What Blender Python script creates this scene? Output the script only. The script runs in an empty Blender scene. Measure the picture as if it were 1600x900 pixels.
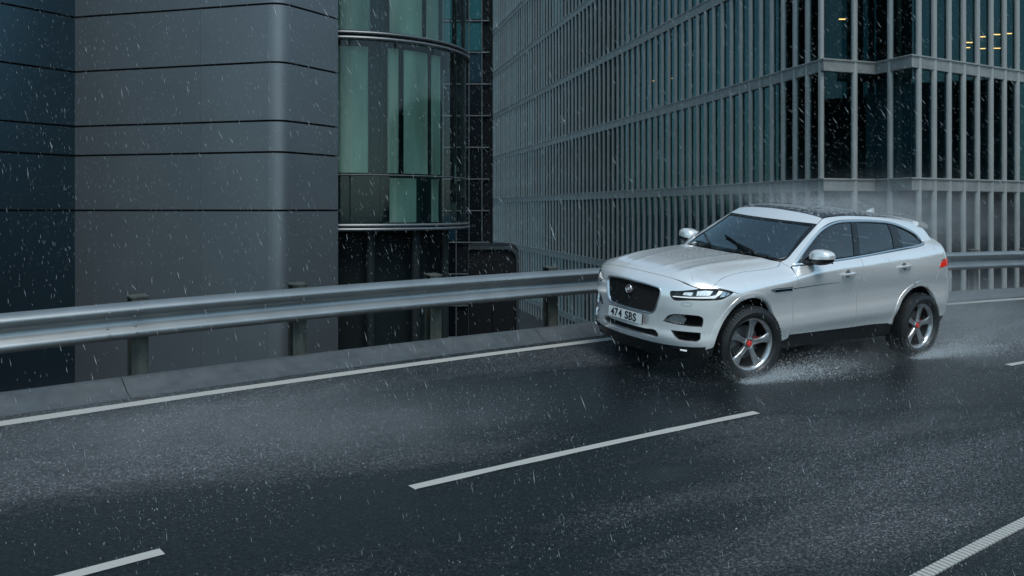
import bpy, bmesh, math, random
import numpy as np
from mathutils import Vector, Matrix
from mathutils.geometry import delaunay_2d_cdt

SC = bpy.context.scene
COL = SC.collection
random.seed(7)
RNG = np.random.default_rng(11)

# ------------------------------------------------------------------ camera, sky, sun, exposure
CAM_Z = 2.27
cam = bpy.data.objects.new('camera', bpy.data.cameras.new('camera'))
COL.objects.link(cam)
cam.location = (0, 0, CAM_Z)
cam.rotation_euler = (math.radians(90), 0, 0)
cam.data.sensor_width = 36
cam.data.sensor_fit = 'HORIZONTAL'
cam.data.lens = 1418 / 1600 * 36
cam.data.shift_y = -123 / 1600
cam.data.clip_end = 3000
SC.camera = cam

SUN_ELEV, SUN_AZ = math.radians(58), math.radians(160)      # azimuth measured clockwise from +Y
world = bpy.data.worlds.new('World')
SC.world = world
world.use_nodes = True
wn = world.node_tree.nodes; wl = world.node_tree.links
for n in list(wn): wn.remove(n)
sky = wn.new('ShaderNodeTexSky'); sky.sky_type = 'NISHITA'; sky.sun_disc = False
sky.sun_elevation = SUN_ELEV; sky.sun_rotation = SUN_AZ
sky.air_density = 1.0; sky.dust_density = 1.2; sky.ozone_density = 1.0
hs = wn.new('ShaderNodeHueSaturation'); hs.inputs['Saturation'].default_value = .55    # rain cloud: little blue left
bg = wn.new('ShaderNodeBackground'); bg.inputs['Strength'].default_value = .115
wo = wn.new('ShaderNodeOutputWorld')
wl.new(sky.outputs[0], hs.inputs['Color']); tint = wn.new('ShaderNodeMix'); tint.data_type = 'RGBA'; tint.blend_type = 'MULTIPLY'; tint.inputs[0].default_value = 1; tint.inputs[7].default_value = (.70, .985, 1.07, 1)   # blue-green cast of the cloud
wl.new(hs.outputs[0], tint.inputs[6]); wl.new(tint.outputs[2], bg.inputs[0]); wl.new(bg.outputs[0], wo.inputs[0])

sun = bpy.data.lights.new('sun', 'SUN'); sun.energy = 1.5; sun.angle = math.radians(30); sun.color = (1.0, .965, .92)
so = bpy.data.objects.new('sun', sun); COL.objects.link(so)
so.rotation_euler = (math.pi / 2 - SUN_ELEV, 0, math.pi - SUN_AZ)
SC.view_settings.view_transform = 'Standard'; SC.view_settings.look = 'None'
SC.view_settings.exposure = 0.42; SC.view_settings.gamma = 1
SC.cycles.max_bounces = 8; SC.cycles.transparent_max_bounces = 12
SC.cycles.sample_clamp_indirect = 4

# ------------------------------------------------------------------ materials
def mat(name, col, rough=.5, metal=0, **kw):
    m = bpy.data.materials.new(name); m.use_nodes = True
    b = m.node_tree.nodes['Principled BSDF']
    b.inputs['Base Color'].default_value = (*col, 1); b.inputs['Roughness'].default_value = rough; b.inputs['Metallic'].default_value = metal
    for k, v in kw.items():
        if k in ('noise', 'bump', 'stretch', 'rvar'): continue
        b.inputs[k.replace('_', ' ')].default_value = v
    nt = m.node_tree
    if 'noise' in kw or 'bump' in kw or 'rvar' in kw:
        tc = nt.nodes.new('ShaderNodeTexCoord'); mp = nt.nodes.new('ShaderNodeMapping')
        mp.inputs['Scale'].default_value = kw.get('stretch', (1, 1, 1))
        nt.links.new(tc.outputs['Object'], mp.inputs['Vector'])
    if 'noise' in kw:                      # (scale, amount): slow uneven colour
        sc, am = kw['noise']
        tx = nt.nodes.new('ShaderNodeTexNoise'); tx.inputs['Scale'].default_value = sc; tx.inputs['Detail'].default_value = 6
        nt.links.new(mp.outputs[0], tx.inputs['Vector'])
        mr = nt.nodes.new('ShaderNodeMapRange'); mr.inputs[1].default_value = .3; mr.inputs[2].default_value = .7
        mr.inputs[3].default_value = 1 - am; mr.inputs[4].default_value = 1 + am
        nt.links.new(tx.outputs['Fac'], mr.inputs[0])
        mx = nt.nodes.new('ShaderNodeMix'); mx.data_type = 'RGBA'; mx.blend_type = 'MULTIPLY'; mx.inputs[0].default_value = 1
        mx.inputs[6].default_value = (*col, 1); nt.links.new(mr.outputs[0], mx.inputs[7])
        nt.links.new(mx.outputs[2], b.inputs['Base Color'])
    if 'rvar' in kw:
        sc, lo, hi = kw['rvar']
        tx = nt.nodes.new('ShaderNodeTexNoise'); tx.inputs['Scale'].default_value = sc; tx.inputs['Detail'].default_value = 4
        nt.links.new(mp.outputs[0], tx.inputs['Vector'])
        mr = nt.nodes.new('ShaderNodeMapRange'); mr.inputs[1].default_value = .3; mr.inputs[2].default_value = .7
        mr.inputs[3].default_value = lo; mr.inputs[4].default_value = hi
        nt.links.new(tx.outputs['Fac'], mr.inputs[0]); nt.links.new(mr.outputs[0], b.inputs['Roughness'])
    if 'bump' in kw:
        sc, st, ds = kw['bump']
        tx = nt.nodes.new('ShaderNodeTexNoise'); tx.inputs['Scale'].default_value = sc; tx.inputs['Detail'].default_value = 5
        nt.links.new(mp.outputs[0], tx.inputs['Vector'])
        bp = nt.nodes.new('ShaderNodeBump'); bp.inputs['Strength'].default_value = st; bp.inputs['Distance'].default_value = ds
        nt.links.new(tx.outputs['Fac'], bp.inputs['Height']); nt.links.new(bp.outputs[0], b.inputs['Normal'])
    return m
def glass_mat(name, tint, refl=1.0, rough=.02, ior=1.45):
    """tinted sheet: what is behind shows through, the sky reflects by angle"""
    m = bpy.data.materials.new(name); m.use_nodes = True; nt = m.node_tree
    for n in list(nt.nodes): nt.nodes.remove(n)
    o = nt.nodes.new('ShaderNodeOutputMaterial'); mx = nt.nodes.new('ShaderNodeMixShader')
    t = nt.nodes.new('ShaderNodeBsdfTransparent'); t.inputs[0].default_value = (*tint, 1)
    g = nt.nodes.new('ShaderNodeBsdfGlossy'); g.inputs[0].default_value = (refl, refl, refl, 1) if not hasattr(refl, '__len__') else (*refl, 1); g.inputs['Roughness'].default_value = rough
    f = nt.nodes.new('ShaderNodeFresnel'); f.inputs[0].default_value = ior
    nt.links.new(f.outputs[0], mx.inputs[0]); nt.links.new(t.outputs[0], mx.inputs[1]); nt.links.new(g.outputs[0], mx.inputs[2]); nt.links.new(mx.outputs[0], o.inputs[0])
    return m
M = {}
M['silver'] = mat('silver_paint', (.92, .905, .895), .24, .56, Coat_Weight=1.0, Coat_Roughness=.04)
M['black_plastic'] = mat('black_plastic', (.012, .013, .014), .42, noise=(9, .3))
M['gloss_black'] = mat('gloss_black', (.006, .006, .007), .08)
M['chrome'] = mat('chrome', (.86, .86, .86), .2, 1)
M['satin'] = mat('satin_metal', (.55, .56, .58), .28, 1)
M['alloy'] = mat('alloy_wheel', (.46, .47, .48), .28, .8, noise=(14, .25))
M['tyre'] = mat('tyre_rubber', (.012, .013, .014), .48, noise=(20, .4), rvar=(14, .3, .65))
M['dark'] = mat('dark_cavity', (.004, .004, .004), .8)
M['disc'] = mat('brake_steel', (.25, .25, .26), .35, .9)
M['red'] = mat('caliper_red', (.50, .015, .012), .35)
M['cap_red'] = mat('wheel_cap_red', (.62, .05, .04), .35)
M['seat'] = mat('seat_leather', (.05, .056, .06), .55)
M['dash'] = mat('dash_plastic', (.03, .034, .036), .6)
M['plate'] = mat('plate_white', (.80, .80, .77), .35)
M['ink'] = mat('plate_ink', (.008, .008, .008), .5)
M['tail'] = mat('tail_lens', (.55, .018, .010), .12, Emission_Color=(1, .06, .03, 1), Emission_Strength=.10)
M['lens'] = glass_mat('clear_lens', (.94, .96, .97), .8)
M['screen_glass'] = glass_mat('windscreen_glass', (.60, .76, .79), (.82, .96, 1.0), .04, 2.5)
M['side_glass'] = glass_mat('tinted_side_glass', (.34, .46, .49), .95, .03, 2.0)
M['roof_glass'] = mat('roof_glass', (.035, .042, .050), .16, bump=(120, .5, .01))
M['reflector'] = mat('lamp_reflector', (.80, .82, .84), .25, .3, Emission_Color=(.9, .95, 1, 1), Emission_Strength=.28, noise=(55, .45))
M['led'] = mat('running_light', (.9, .92, .95), .3, 0, Emission_Color=(.93, .97, 1, 1), Emission_Strength=.42)
M['amber_chrome'] = mat('indicator_chrome', (.55, .56, .58), .2, .9)
M['water'] = mat('water_bead', (.55, .60, .64), .06, 0, Transmission_Weight=.7, IOR=1.33)

# ------------------------------------------------------------------ object helpers
def link(name, me, m=None, parent=None):
    o = bpy.data.objects.new(name, me); COL.objects.link(o)
    if m is not None and me is not None and not me.materials: me.materials.append(m)
    if parent is not None: o.parent = parent
    return o
def tag(o, label=None, cat=None, group=None, kind=None):
    for k, v in (('label', label), ('category', cat), ('group', group), ('kind', kind)):
        if v: o[k] = v
    return o
def empty(name, loc=(0, 0, 0), label=None, cat=None, group=None):
    o = bpy.data.objects.new(name, None); COL.objects.link(o); o.location = loc; o.empty_display_size = .1
    return tag(o, label, cat, group)
def mesh(name, V, Fc, m=None, parent=None, smooth=False, normals=None):
    me = bpy.data.meshes.new(name)
    me.from_pydata([tuple(map(float, v)) for v in V], [], [tuple(int(i) for i in f) for f in Fc])
    if smooth:
        me.polygons.foreach_set('use_smooth', [True] * len(me.polygons))
        if normals is not None: me.normals_split_custom_set_from_vertices([tuple(map(float, n)) for n in normals])
    me.update()
    return link(name, me, m, parent)
def soften(o, w, seg=2):
    b = o.modifiers.new('edge', 'BEVEL'); b.width = w; b.segments = seg; b.limit_method = 'ANGLE'; b.angle_limit = math.radians(40)
    return o
class MB:
    """collects shapes into one mesh"""
    def __init__(s): s.V = []; s.F = []
    def add(s, V, Fc):
        n = len(s.V); s.V += [tuple(v) for v in V]; s.F += [tuple(i + n for i in f) for f in Fc]; return s
    def box(s, c, h, ax=None):
        c = np.array(c, float); A = np.eye(3) if ax is None else np.array(ax, float)
        V = [c + A[0] * h[0] * i + A[1] * h[1] * j + A[2] * h[2] * k for k in (-1, 1) for j in (-1, 1) for i in (-1, 1)]
        return s.add(V, [(0, 2, 3, 1), (4, 5, 7, 6), (0, 1, 5, 4), (2, 6, 7, 3), (0, 4, 6, 2), (1, 3, 7, 5)])
    def tube(s, pts, r, n=8, caps=True):
        pts = [np.array(p, float) for p in pts]; base = len(s.V); rr = r if hasattr(r, '__len__') else [r] * len(pts)
        up = np.array([0, 0, 1.0])
        for i, p in enumerate(pts):
            t = pts[min(i + 1, len(pts) - 1)] - pts[max(i - 1, 0)]; t /= np.linalg.norm(t)
            a = np.cross(t, up)
            if np.linalg.norm(a) < .05: a = np.cross(t, [1, 0, 0])
            a /= np.linalg.norm(a); b = np.cross(a, t)
            for k in range(n):
                q = 2 * math.pi * k / n; s.V.append(tuple(p + rr[i] * (a * math.cos(q) + b * math.sin(q))))
        for i in range(len(pts) - 1):
            for k in range(n):
                s.F.append((base + i * n + k, base + i * n + (k + 1) % n, base + (i + 1) * n + (k + 1) % n, base + (i + 1) * n + k))
        if caps:
            s.F.append(tuple(base + k for k in range(n))[::-1]); s.F.append(tuple(base + (len(pts) - 1) * n + k for k in range(n)))
        return s
    def sweep(s, prof, frames, closed=True, caps=True):
        """prof: list of (u,v); frames: list of (origin, U, V)"""
        n = len(prof); b = len(s.V)
        for o, U, Vv in frames:
            for u, v in prof: s.V.append(tuple(np.array(o) + np.array(U) * u + np.array(Vv) * v))
        for i in range(len(frames) - 1):
            for k in range(n if closed else n - 1):
                s.F.append((b + i * n + k, b + i * n + (k + 1) % n, b + (i + 1) * n + (k + 1) % n, b + (i + 1) * n + k))
        if closed and caps:
            s.F.append(tuple(b + k for k in range(n))[::-1]); s.F.append(tuple(b + (len(frames) - 1) * n + k for k in range(n)))
        return s
    def lathe(s, prof, c, axis, n=32, close=False):
        """prof: (axial, radius)"""
        axis = np.array(axis, float); axis /= np.linalg.norm(axis)
        a = np.cross(axis, [0, 0, 1.0]) if abs(axis[2]) < .9 else np.cross(axis, [1.0, 0, 0]); a /= np.linalg.norm(a); b2 = np.cross(axis, a)
        b = len(s.V); m = len(prof)
        for k in range(n):
            q = 2 * math.pi * k / n; d = a * math.cos(q) + b2 * math.sin(q)
            for z, r in prof: s.V.append(tuple(np.array(c) + axis * z + d * r))
        for k in range(n):
            for i in range(m if close else m - 1):
                j = (i + 1) % m; k2 = (k + 1) % n
                s.F.append((b + k * m + i, b + k2 * m + i, b + k2 * m + j, b + k * m + j))
        return s
    def build(s, name, m=None, parent=None, smooth=False, angle=35):
        o = mesh(name, s.V, s.F, m, parent)
        bm = bmesh.new(); bm.from_mesh(o.data); bmesh.ops.recalc_face_normals(bm, faces=bm.faces); bm.to_mesh(o.data); bm.free()
        if smooth:
            o.data.polygons.foreach_set('use_smooth', [True] * len(o.data.polygons))
            o.data.set_sharp_from_angle(angle=math.radians(angle))
        return o

# the road is banked: frame of the road (and of the car on it), X along the lane, Y towards the camera, Z off the asphalt
def rot(a, b, c):
    ca, sa, cb, sb, cc, sc = math.cos(a), math.sin(a), math.cos(b), math.sin(b), math.cos(c), math.sin(c)
    return np.array([[ca, -sa, 0], [sa, ca, 0], [0, 0, 1]]) @ np.array([[cb, 0, sb], [0, 1, 0], [-sb, 0, cb]]) @ np.array([[1, 0, 0], [0, cc, -sc], [0, sc, cc]])
RM = rot(3.731, -.008, -.097); RT = np.array([1.849, 9.852, -1.633 + CAM_Z])
MROAD = Matrix([[*RM[0], RT[0]], [*RM[1], RT[1]], [*RM[2], RT[2]], [0, 0, 0, 1]])
def to_world(p): return np.asarray(p, float) @ RM.T + RT
def on_road(o): o.matrix_world = MROAD; return o
import numpy as np
# ---------------------------------------------------------------- car body as an implicit solid (metres, X forward, Y left, Z up)
def spl(xs, ys):
    xs = np.array(xs, float); ys = np.array(ys, float)
    if xs[0] > xs[-1]: xs, ys = xs[::-1], ys[::-1]
    h = np.diff(xs); d = np.diff(ys) / h
    m = np.empty_like(ys); m[0] = d[0]; m[-1] = d[-1]
    for i in range(1, len(xs) - 1):
        m[i] = (d[i-1] * h[i] + d[i] * h[i-1]) / (h[i] + h[i-1])
    def f(x):
        x = np.clip(x, xs[0], xs[-1]); i = np.clip(np.searchsorted(xs, x) - 1, 0, len(xs) - 2)
        t = (x - xs[i]) / h[i]; t2 = t * t; t3 = t2 * t
        return (2*t3 - 3*t2 + 1) * ys[i] + (t3 - 2*t2 + t) * h[i] * m[i] + (-2*t3 + 3*t2) * ys[i+1] + (t3 - t2) * h[i] * m[i+1]
    return f
def smax(a, b, k):
    return np.maximum(a, b) + np.maximum(k - np.abs(a - b), 0) ** 2 / (4 * k)
def smin(a, b, k): return -smax(-a, -b, k)
def sstep(a, b, x):
    t = np.clip((x - a) / (b - a), 0, 1); return t * t * (3 - 2 * t)

W_plan = spl([-3.95,-3.6,-3.3,-2.87,-2.3,-1.6,-.8,-.3,0,.35,.7,1.0], [.86,.905,.935,.958,.945,.935,.936,.946,.955,.945,.915,.87])
sec = spl([.15,.30,.42,.53,.58,.66,.76,.90,1.00,1.08,1.16,1.3], [-.085,-.055,-.032,-.003,-.006,-.024,-.028,-.012,0,-.003,-.022,-.07])
z_edge = spl([.95,.88,.80,.65,.4,.1,-.2,-.5,-.75,-1.3,-1.75,-2.4,-2.85,-3.2,-3.5,-3.8], [.76,.79,.825,.895,.960,1.004,1.034,1.062,1.102,1.165,1.195,1.245,1.275,1.285,1.265,1.20])
hood_drop = spl([0,.15,.30,.42,.52,.62,.75,.85,.95], [0,.001,.005,.009,.018,.042,.088,.142,.20])
front0 = spl([.10,.2,.3,.40,.5,.6,.75,.86,.93,1.0,1.1], [.715,.76,.805,.838,.832,.832,.838,.830,.808,.765,.68])
front_plan = spl([0,.2,.4,.55,.65,.75,.85,.92,.98], [0,.012,.042,.085,.13,.20,.315,.44,.62])
rear0 = spl([.2,.32,.45,.6,.8,1.0,1.15,1.3], [-3.62,-3.70,-3.80,-3.84,-3.845,-3.79,-3.74,-3.66])
rear_plan = spl([0,.3,.5,.65,.75,.85,.92,.98], [0,.015,.05,.10,.165,.27,.40,.6])
g_plan = spl([-.3,-.8,-1.5,-2.3,-2.9,-3.3,-3.7], [.845,.868,.872,.862,.832,.79,.72])
g_in = spl([1.0,1.13,1.3,1.45,1.6,1.75], [-.04,0,.062,.135,.228,.345])
roof0 = spl([-.7,-1.0,-1.3,-1.6,-2.1,-2.6,-3.1,-3.45,-3.8], [1.60,1.655,1.688,1.698,1.690,1.664,1.620,1.577,1.52])
ARCH_F, ARCH_R = (.075, .40), (-2.80, .41)
def body(p):
    x, y, z = p[:, 0], np.abs(p[:, 1]), p[:, 2]
    zc = z - .042 * (-.55 - np.clip(x, -3.2, .6))          # the lower crease climbs to the rear
    s = sec(np.where(z < .9, np.minimum(zc + .0, .9), z))
    yb = W_plan(x) + s
    g1 = y - yb
    g2 = x - (front0(z) - front_plan(y))
    g3 = (rear0(z) + rear_plan(y)) - x
    yr = .46 + .10 * (.70 - x); yi = .20 + .10 * (.70 - x); fade = sstep(-.62, -.35, x) * (1 - sstep(.50, .78, x))
    zt = z_edge(x) + .150 - hood_drop(y) + fade * (.0075 * np.exp(-((y - yr) / .045) ** 2) + .0035 * np.exp(-((y - yi) / .04) ** 2))
    g4 = z - zt
    kf = .05 + .07 * sstep(-1.0, .2, x)
    low = smax(smax(smax(g1, g4, kf), g3, .08), g2, .07)
    h1 = (y - (g_plan(x) - g_in(z))) * .9
    ws = 1.165 + .585 * (-.45 - x - .38 * y * y)
    back = 1.565 + 1.12 * (x + 3.31 - .20 * y * y)
    rf = roof0(x) - .115 * y * y
    h2 = z - smin(smin(ws, rf, .05), back, .05)
    hi = np.maximum(smax(h1, h2 * .85, .055), 1.05 - z)
    return smin(low, hi, .022)
def grad(p, e=1.5e-3):
    g = np.stack([body(p + d) - body(p - d) for d in np.eye(3) * e], 1)
    return g / np.maximum(np.linalg.norm(g, axis=1), 1e-9)[:, None]
def cast(o, d, t0, t1, n=90):
    """first hit of rays o + t d with the body"""
    o = np.asarray(o, float); d = np.broadcast_to(d, o.shape)
    lo = np.full(len(o), t0, float); hi = np.full(len(o), t1, float); done = np.zeros(len(o), bool)
    prev = body(o + d * t0)
    step = (t1 - t0) / n
    for i in range(1, n + 1):
        t = t0 + step * i
        v = body(o + d * t)
        hit = (~done) & (v <= 0)
        lo[hit] = t - step; hi[hit] = t; done |= hit
        if done.all(): break
    for _ in range(22):
        m = .5 * (lo + hi); v = body(o + d * m[:, None]); ins = v <= 0
        hi = np.where(ins, m, hi); lo = np.where(ins, lo, m)
    q = o + d * hi[:, None]
    return q, done

# ------------------------------------------------------------------ panels cut from the body surface
def planar(a):
    """look along the YZ plane at elevation a (degrees): 0 from the side, 90 from above"""
    ca, sa = math.cos(math.radians(a)), math.sin(math.radians(a))
    def uv(p): p = np.asarray(p, float); return np.stack([p[:, 0], -p[:, 1] * sa + p[:, 2] * ca], 1)
    def rays(q):
        o = np.zeros((len(q), 3)); o[:, 0] = q[:, 0]; o[:, 1] = -sa * q[:, 1] + 2.4 * ca; o[:, 2] = ca * q[:, 1] + 2.4 * sa
        return o, np.array([0, -ca, -sa]), .4, 2.35
    return uv, rays
def cylin(x0, sgn=1):
    def uv(p): p = np.asarray(p, float); return np.stack([np.arctan2(p[:, 1], (p[:, 0] - x0) * sgn) * 1.0, p[:, 2]], 1)
    def rays(q):
        d = np.stack([-np.cos(q[:, 0]) * sgn, -np.sin(q[:, 0]), 0 * q[:, 0]], 1)
        o = -d * 1.9 + np.stack([np.full(len(q), x0), 0 * q[:, 0], q[:, 1]], 1)
        return o, d, .3, 1.85
    return uv, rays
FRONT, REAR = cylin(-.25), cylin(-2.75, -1)
def cr(pts, n=10):
    """smooth curve through points"""
    P = [np.array(p, float) for p in pts]
    if len(P) < 3: return [P[0] + (P[-1] - P[0]) * t for t in np.linspace(0, 1, n)]
    E = [2 * P[0] - P[1]] + P + [2 * P[-1] - P[-2]]; out = []
    for i in range(1, len(E) - 2):
        p0, p1, p2, p3 = E[i-1:i+3]
        t0 = 0; t1 = max(np.linalg.norm(p1 - p0), 1e-6) ** .5; t2 = t1 + max(np.linalg.norm(p2 - p1), 1e-6) ** .5; t3 = t2 + max(np.linalg.norm(p3 - p2), 1e-6) ** .5
        for t in np.linspace(t1, t2, n, endpoint=False):
            a1 = (t1 - t) / (t1 - t0) * p0 + (t - t0) / (t1 - t0) * p1; a2 = (t2 - t) / (t2 - t1) * p1 + (t - t1) / (t2 - t1) * p2; a3 = (t3 - t) / (t3 - t2) * p2 + (t - t2) / (t3 - t2) * p3
            b1 = (t2 - t) / (t2 - t0) * a1 + (t - t0) / (t2 - t0) * a2; b2 = (t3 - t) / (t3 - t1) * a2 + (t - t1) / (t3 - t1) * a3
            out.append((t2 - t) / (t2 - t1) * b1 + (t - t1) / (t2 - t1) * b2)
    out.append(P[-1]); return out
def loop(*segs):
    """closed outline out of smooth runs that meet at corners"""
    out = []
    for i, s in enumerate(segs):
        nxt = segs[(i + 1) % len(segs)][0]
        s = list(s)
        c = cr(s + ([nxt] if np.linalg.norm(np.array(s[-1]) - np.array(nxt)) > 1e-6 else []))
        out += c[:-1]
    return out
def closed(pts):
    n = len(pts); k = pts[-3:] + pts + pts[:3]; c = cr(k, 10); return c[30:30 + 10 * n]
def mir(pts): return [(p[0], -p[1], p[2]) for p in pts]
def sym(pts):
    """half outline from centre line to centre line -> whole outline"""
    out = []; left = False
    for p in pts:
        on = abs(p[1]) < 1e-6
        if on and left: out.append(p); break
        if not on: left = True
        if on and out: out[-1] = p; continue
        out.append(p)
    return out + mir(out)[::-1]
def resample(q, h):
    q = np.vstack([q, q[:1]]); d = np.linalg.norm(np.diff(q, axis=0), axis=1); keep = np.r_[True, d > 1e-7]; q = q[keep]
    d = np.linalg.norm(np.diff(q, axis=0), axis=1); s = np.r_[0, np.cumsum(d)]; n = max(6, int(round(s[-1] / h)))
    # keep corners
    t = np.diff(q, axis=0); t /= np.linalg.norm(t, axis=1)[:, None]; tt = np.vstack([t[-1:], t])
    cs = np.einsum('ij,ij->i', tt[:-1], tt[1:]); cor = [i for i in range(len(cs)) if cs[i] < .88]
    u = set(np.round(np.linspace(0, s[-1], n, endpoint=False), 6)); cu = [s[i] for i in cor]
    u = sorted([x for x in u if all(min(abs(x - c), s[-1] - abs(x - c)) > h * .45 for c in cu)] + cu)
    return np.stack([np.interp(u, s, q[:, k]) for k in range(2)], 1)
def area(q): x, y = q[:, 0], q[:, 1]; return .5 * np.sum(x * np.roll(y, -1) - np.roll(x, -1) * y)
def inset(q, g):
    if area(q) < 0: q = q[::-1]
    t = np.roll(q, -1, 0) - np.roll(q, 1, 0); t /= np.linalg.norm(t, axis=1)[:, None] + 1e-12
    return q + np.stack([-t[:, 1], t[:, 0]], 1) * g
def inside(pt, poly):
    x, y = pt[:, 0][:, None], pt[:, 1][:, None]; a = poly; b = np.roll(poly, -1, 0)
    c = ((a[:, 1] > y) != (b[:, 1] > y)) & (x < (b[:, 0] - a[:, 0]) * (y - a[:, 1]) / (b[:, 1] - a[:, 1] + 1e-15) + a[:, 0])
    return c.sum(1) % 2 == 1
def cut(outline, proj, off=0, holes=(), h=.032, gap=.0032, skirt=.018, hskirt=None):
    uv, rays = proj
    loops = [inset(resample(uv(outline), h), gap)] + [inset(resample(uv(o), h * .8), -.0005)[::-1] for o in holes]
    bnd = np.vstack(loops)
    lo, hi = bnd.min(0), bnd.max(0)
    gx = np.arange(lo[0], hi[0], h); gy = np.arange(lo[1], hi[1], h * .87)
    G = np.array([(x + (h / 2 if j % 2 else 0), y) for j, y in enumerate(gy) for x in gx]).reshape(-1, 2)
    if len(G):
        ok = inside(G, loops[0])
        for l in loops[1:]: ok &= ~inside(G, l)
        G = G[ok]
    if len(G):
        dm = np.full(len(G), 9.)
        for l in loops:
            a = l; b = np.roll(l, -1, 0); ab = b - a
            t = np.clip(np.einsum('ijk,jk->ij', G[:, None] - a[None], ab) / (np.einsum('ij,ij->i', ab, ab) + 1e-12), 0, 1)
            dm = np.minimum(dm, np.linalg.norm(G[:, None] - (a + ab * t[..., None]), axis=2).min(1))
        G = G[dm > h * .5]
    pts = np.vstack([bnd, G]); edges = []; n = 0
    for l in loops:
        edges += [(n + i, n + (i + 1) % len(l)) for i in range(len(l))]; n += len(l)
    r = delaunay_2d_cdt([Vector((float(a), float(b))) for a, b in pts], edges, [], 1, 1e-7)
    P2 = np.array([tuple(v) for v in r[0]]); T3 = np.array([tuple(f) for f in r[2] if len(f) == 3])
    ce = P2[T3].mean(1); ok = inside(ce, loops[0])
    for l in loops[1:]: ok &= ~inside(ce, l)
    T3 = T3[ok]
    o, d, t0, t1 = rays(P2); q, hit = cast(o, d, t0, t1, 60)
    N = grad(q)
    V = [*(q + N * off)]; NN = [*N]; Fc = []
    for a, b, c in T3:
        nn = np.cross(q[b] - q[a], q[c] - q[a])
        Fc.append((a, b, c) if nn @ (N[a] + N[b] + N[c]) > 0 else (a, c, b))
    # turned-in edges
    if skirt:
        src = {}
        for i, orig in enumerate(r[3]):
            for k in orig: src.setdefault(k, i)
        n = 0
        for li, l in enumerate(loops):
            ids = [src[n + i] for i in range(len(l)) if (n + i) in src]; n += len(l)
            dep = (hskirt if (li and hskirt) else skirt); m0 = len(V); L = len(ids)
            for k in range(L):
                i = ids[k]; t = q[ids[(k + 1) % L]] - q[ids[k - 1]]; s = np.cross(t, N[i]); s /= np.linalg.norm(s) + 1e-12
                V.append(V[i]); V.append(V[i] - N[i] * dep); NN.append(s); NN.append(s)
            for k in range(L):
                a, b = m0 + 2 * k, m0 + 2 * ((k + 1) % L); Fc.append((a, a + 1, b + 1, b))
    return np.array(V), Fc, np.array(NN)
def put(name, geo, m, parent, mirror=False):
    V, Fc, N = geo
    if mirror:
        V = V * [1, -1, 1]; N = N * [1, -1, 1]; Fc = [f[::-1] for f in Fc]
    return mesh(name, V, Fc, m, parent, True, N)
def panel(name, outline, proj, m, parent, sides='L', **k):
    g = cut(outline, proj, **k); out = []
    if 'L' in sides: out.append(put(name, g, m, parent))
    if 'R' in sides: out.append(put(name, g, m, parent, True))
    return out
def surf(pts, proj):
    uv, rays = proj; o, d, a, b = rays(uv(pts)); q, _ = cast(o, d, a, b, 80); return q, grad(q)
def ring(name, outline, proj, m, parent, width, off=.004, sides='LR', h=.025, skirt=.012, **k):
    uv, _ = proj; a = resample(uv(outline), h)
    # ring between the outline and the outline shrunk by width
    g = cut_ring(a, width, proj, off, h, skirt); out = []
    if 'L' in sides: out.append(put(name, g, m, parent))
    if 'R' in sides: out.append(put(name, g, m, parent, True))
    return out
def cut_ring(a, width, proj, off, h, skirt):
    if area(a) < 0: a = a[::-1]
    b = inset(a, width); _, rays = proj
    o, d, t0, t1 = rays(np.vstack([a, (a + b) / 2, b])); q, _ = cast(o, d, t0, t1, 60); N = grad(q); n = len(a)
    q = q + N * off
    q[n:2*n] += N[n:2*n] * width * .12
    V = np.vstack([q[:n] - N[:n] * skirt, q[:n], q[n:2*n], q[2*n:], q[2*n:] - N[2*n:] * skirt])
    Fc = [(r * n + i, r * n + (i + 1) % n, (r + 1) * n + (i + 1) % n, (r + 1) * n + i) for r in range(4) for i in range(n)]
    s = [np.cross(q[(i + 1) % n] - q[i - 1], N[i]) for i in range(n)]; s = np.array([v / (np.linalg.norm(v) + 1e-12) for v in s])
    NN = np.vstack([s, (s + N[:n]) * .7, N[n:2*n], (N[2*n:] - s) * .7, -s])
    i0 = Fc[n]; nn = np.cross(V[i0[1]] - V[i0[0]], V[i0[2]] - V[i0[0]])
    if nn @ N[0] < 0: Fc = [f[::-1] for f in Fc]
    return V, Fc, NN

def snap(pts, proj):
    q, _ = surf(np.array(pts, float), proj); return [tuple(v) for v in q]

# ------------------------------------------------------------------ THE CAR
TOP = planar(90); SIDE = planar(28); D45 = planar(45)
car = empty('car', label='silver five-door sports utility vehicle driving through rain, front wheels throwing up spray', cat='car')
car.matrix_world = MROAD
A_ = dict(
 farch=[(.083,.956,.858),(.216,.949,.819),(.333,.934,.721),(.412,.92,.609),(.456,.906,.495),(.483,.894,.375)],
 farch_b=[(.083,.956,.858),(-.071,.953,.844),(-.208,.939,.783),(-.300,.937,.680),(-.340,.95,.575),(-.362,.94,.432),(-.366,.921,.36)],
 hoodfront=[(.722,0,.978),(.715,.25,.984),(.69,.50,.965),(.640,.69,.935)],
 hoodshut=[(.640,.69,.935),(.58,.772,.951),(.493,.817,.957),(.312,.770,1.013),(.033,.748,1.058),(-.341,.765,1.086),(-.532,.751,1.112),(-.600,.70,1.15)],
)
A_['hoodfront'] = snap(A_['hoodfront'], TOP); A_['hoodshut'] = snap(A_['hoodshut'], TOP)
HC = A_['hoodfront'][0]
hood_o = sym(loop(A_['hoodfront'], A_['hoodshut'], [(-.600,.70,1.15),(-.50,.60,1.17),(-.41,.40,1.18),(-.37,.2,1.19),(-.36,0,1.19)], [(-.36,0,1.19),HC])[:-10])
panel('hood', hood_o, TOP, M['silver'], car, h=.034, gap=.0015)

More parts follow.
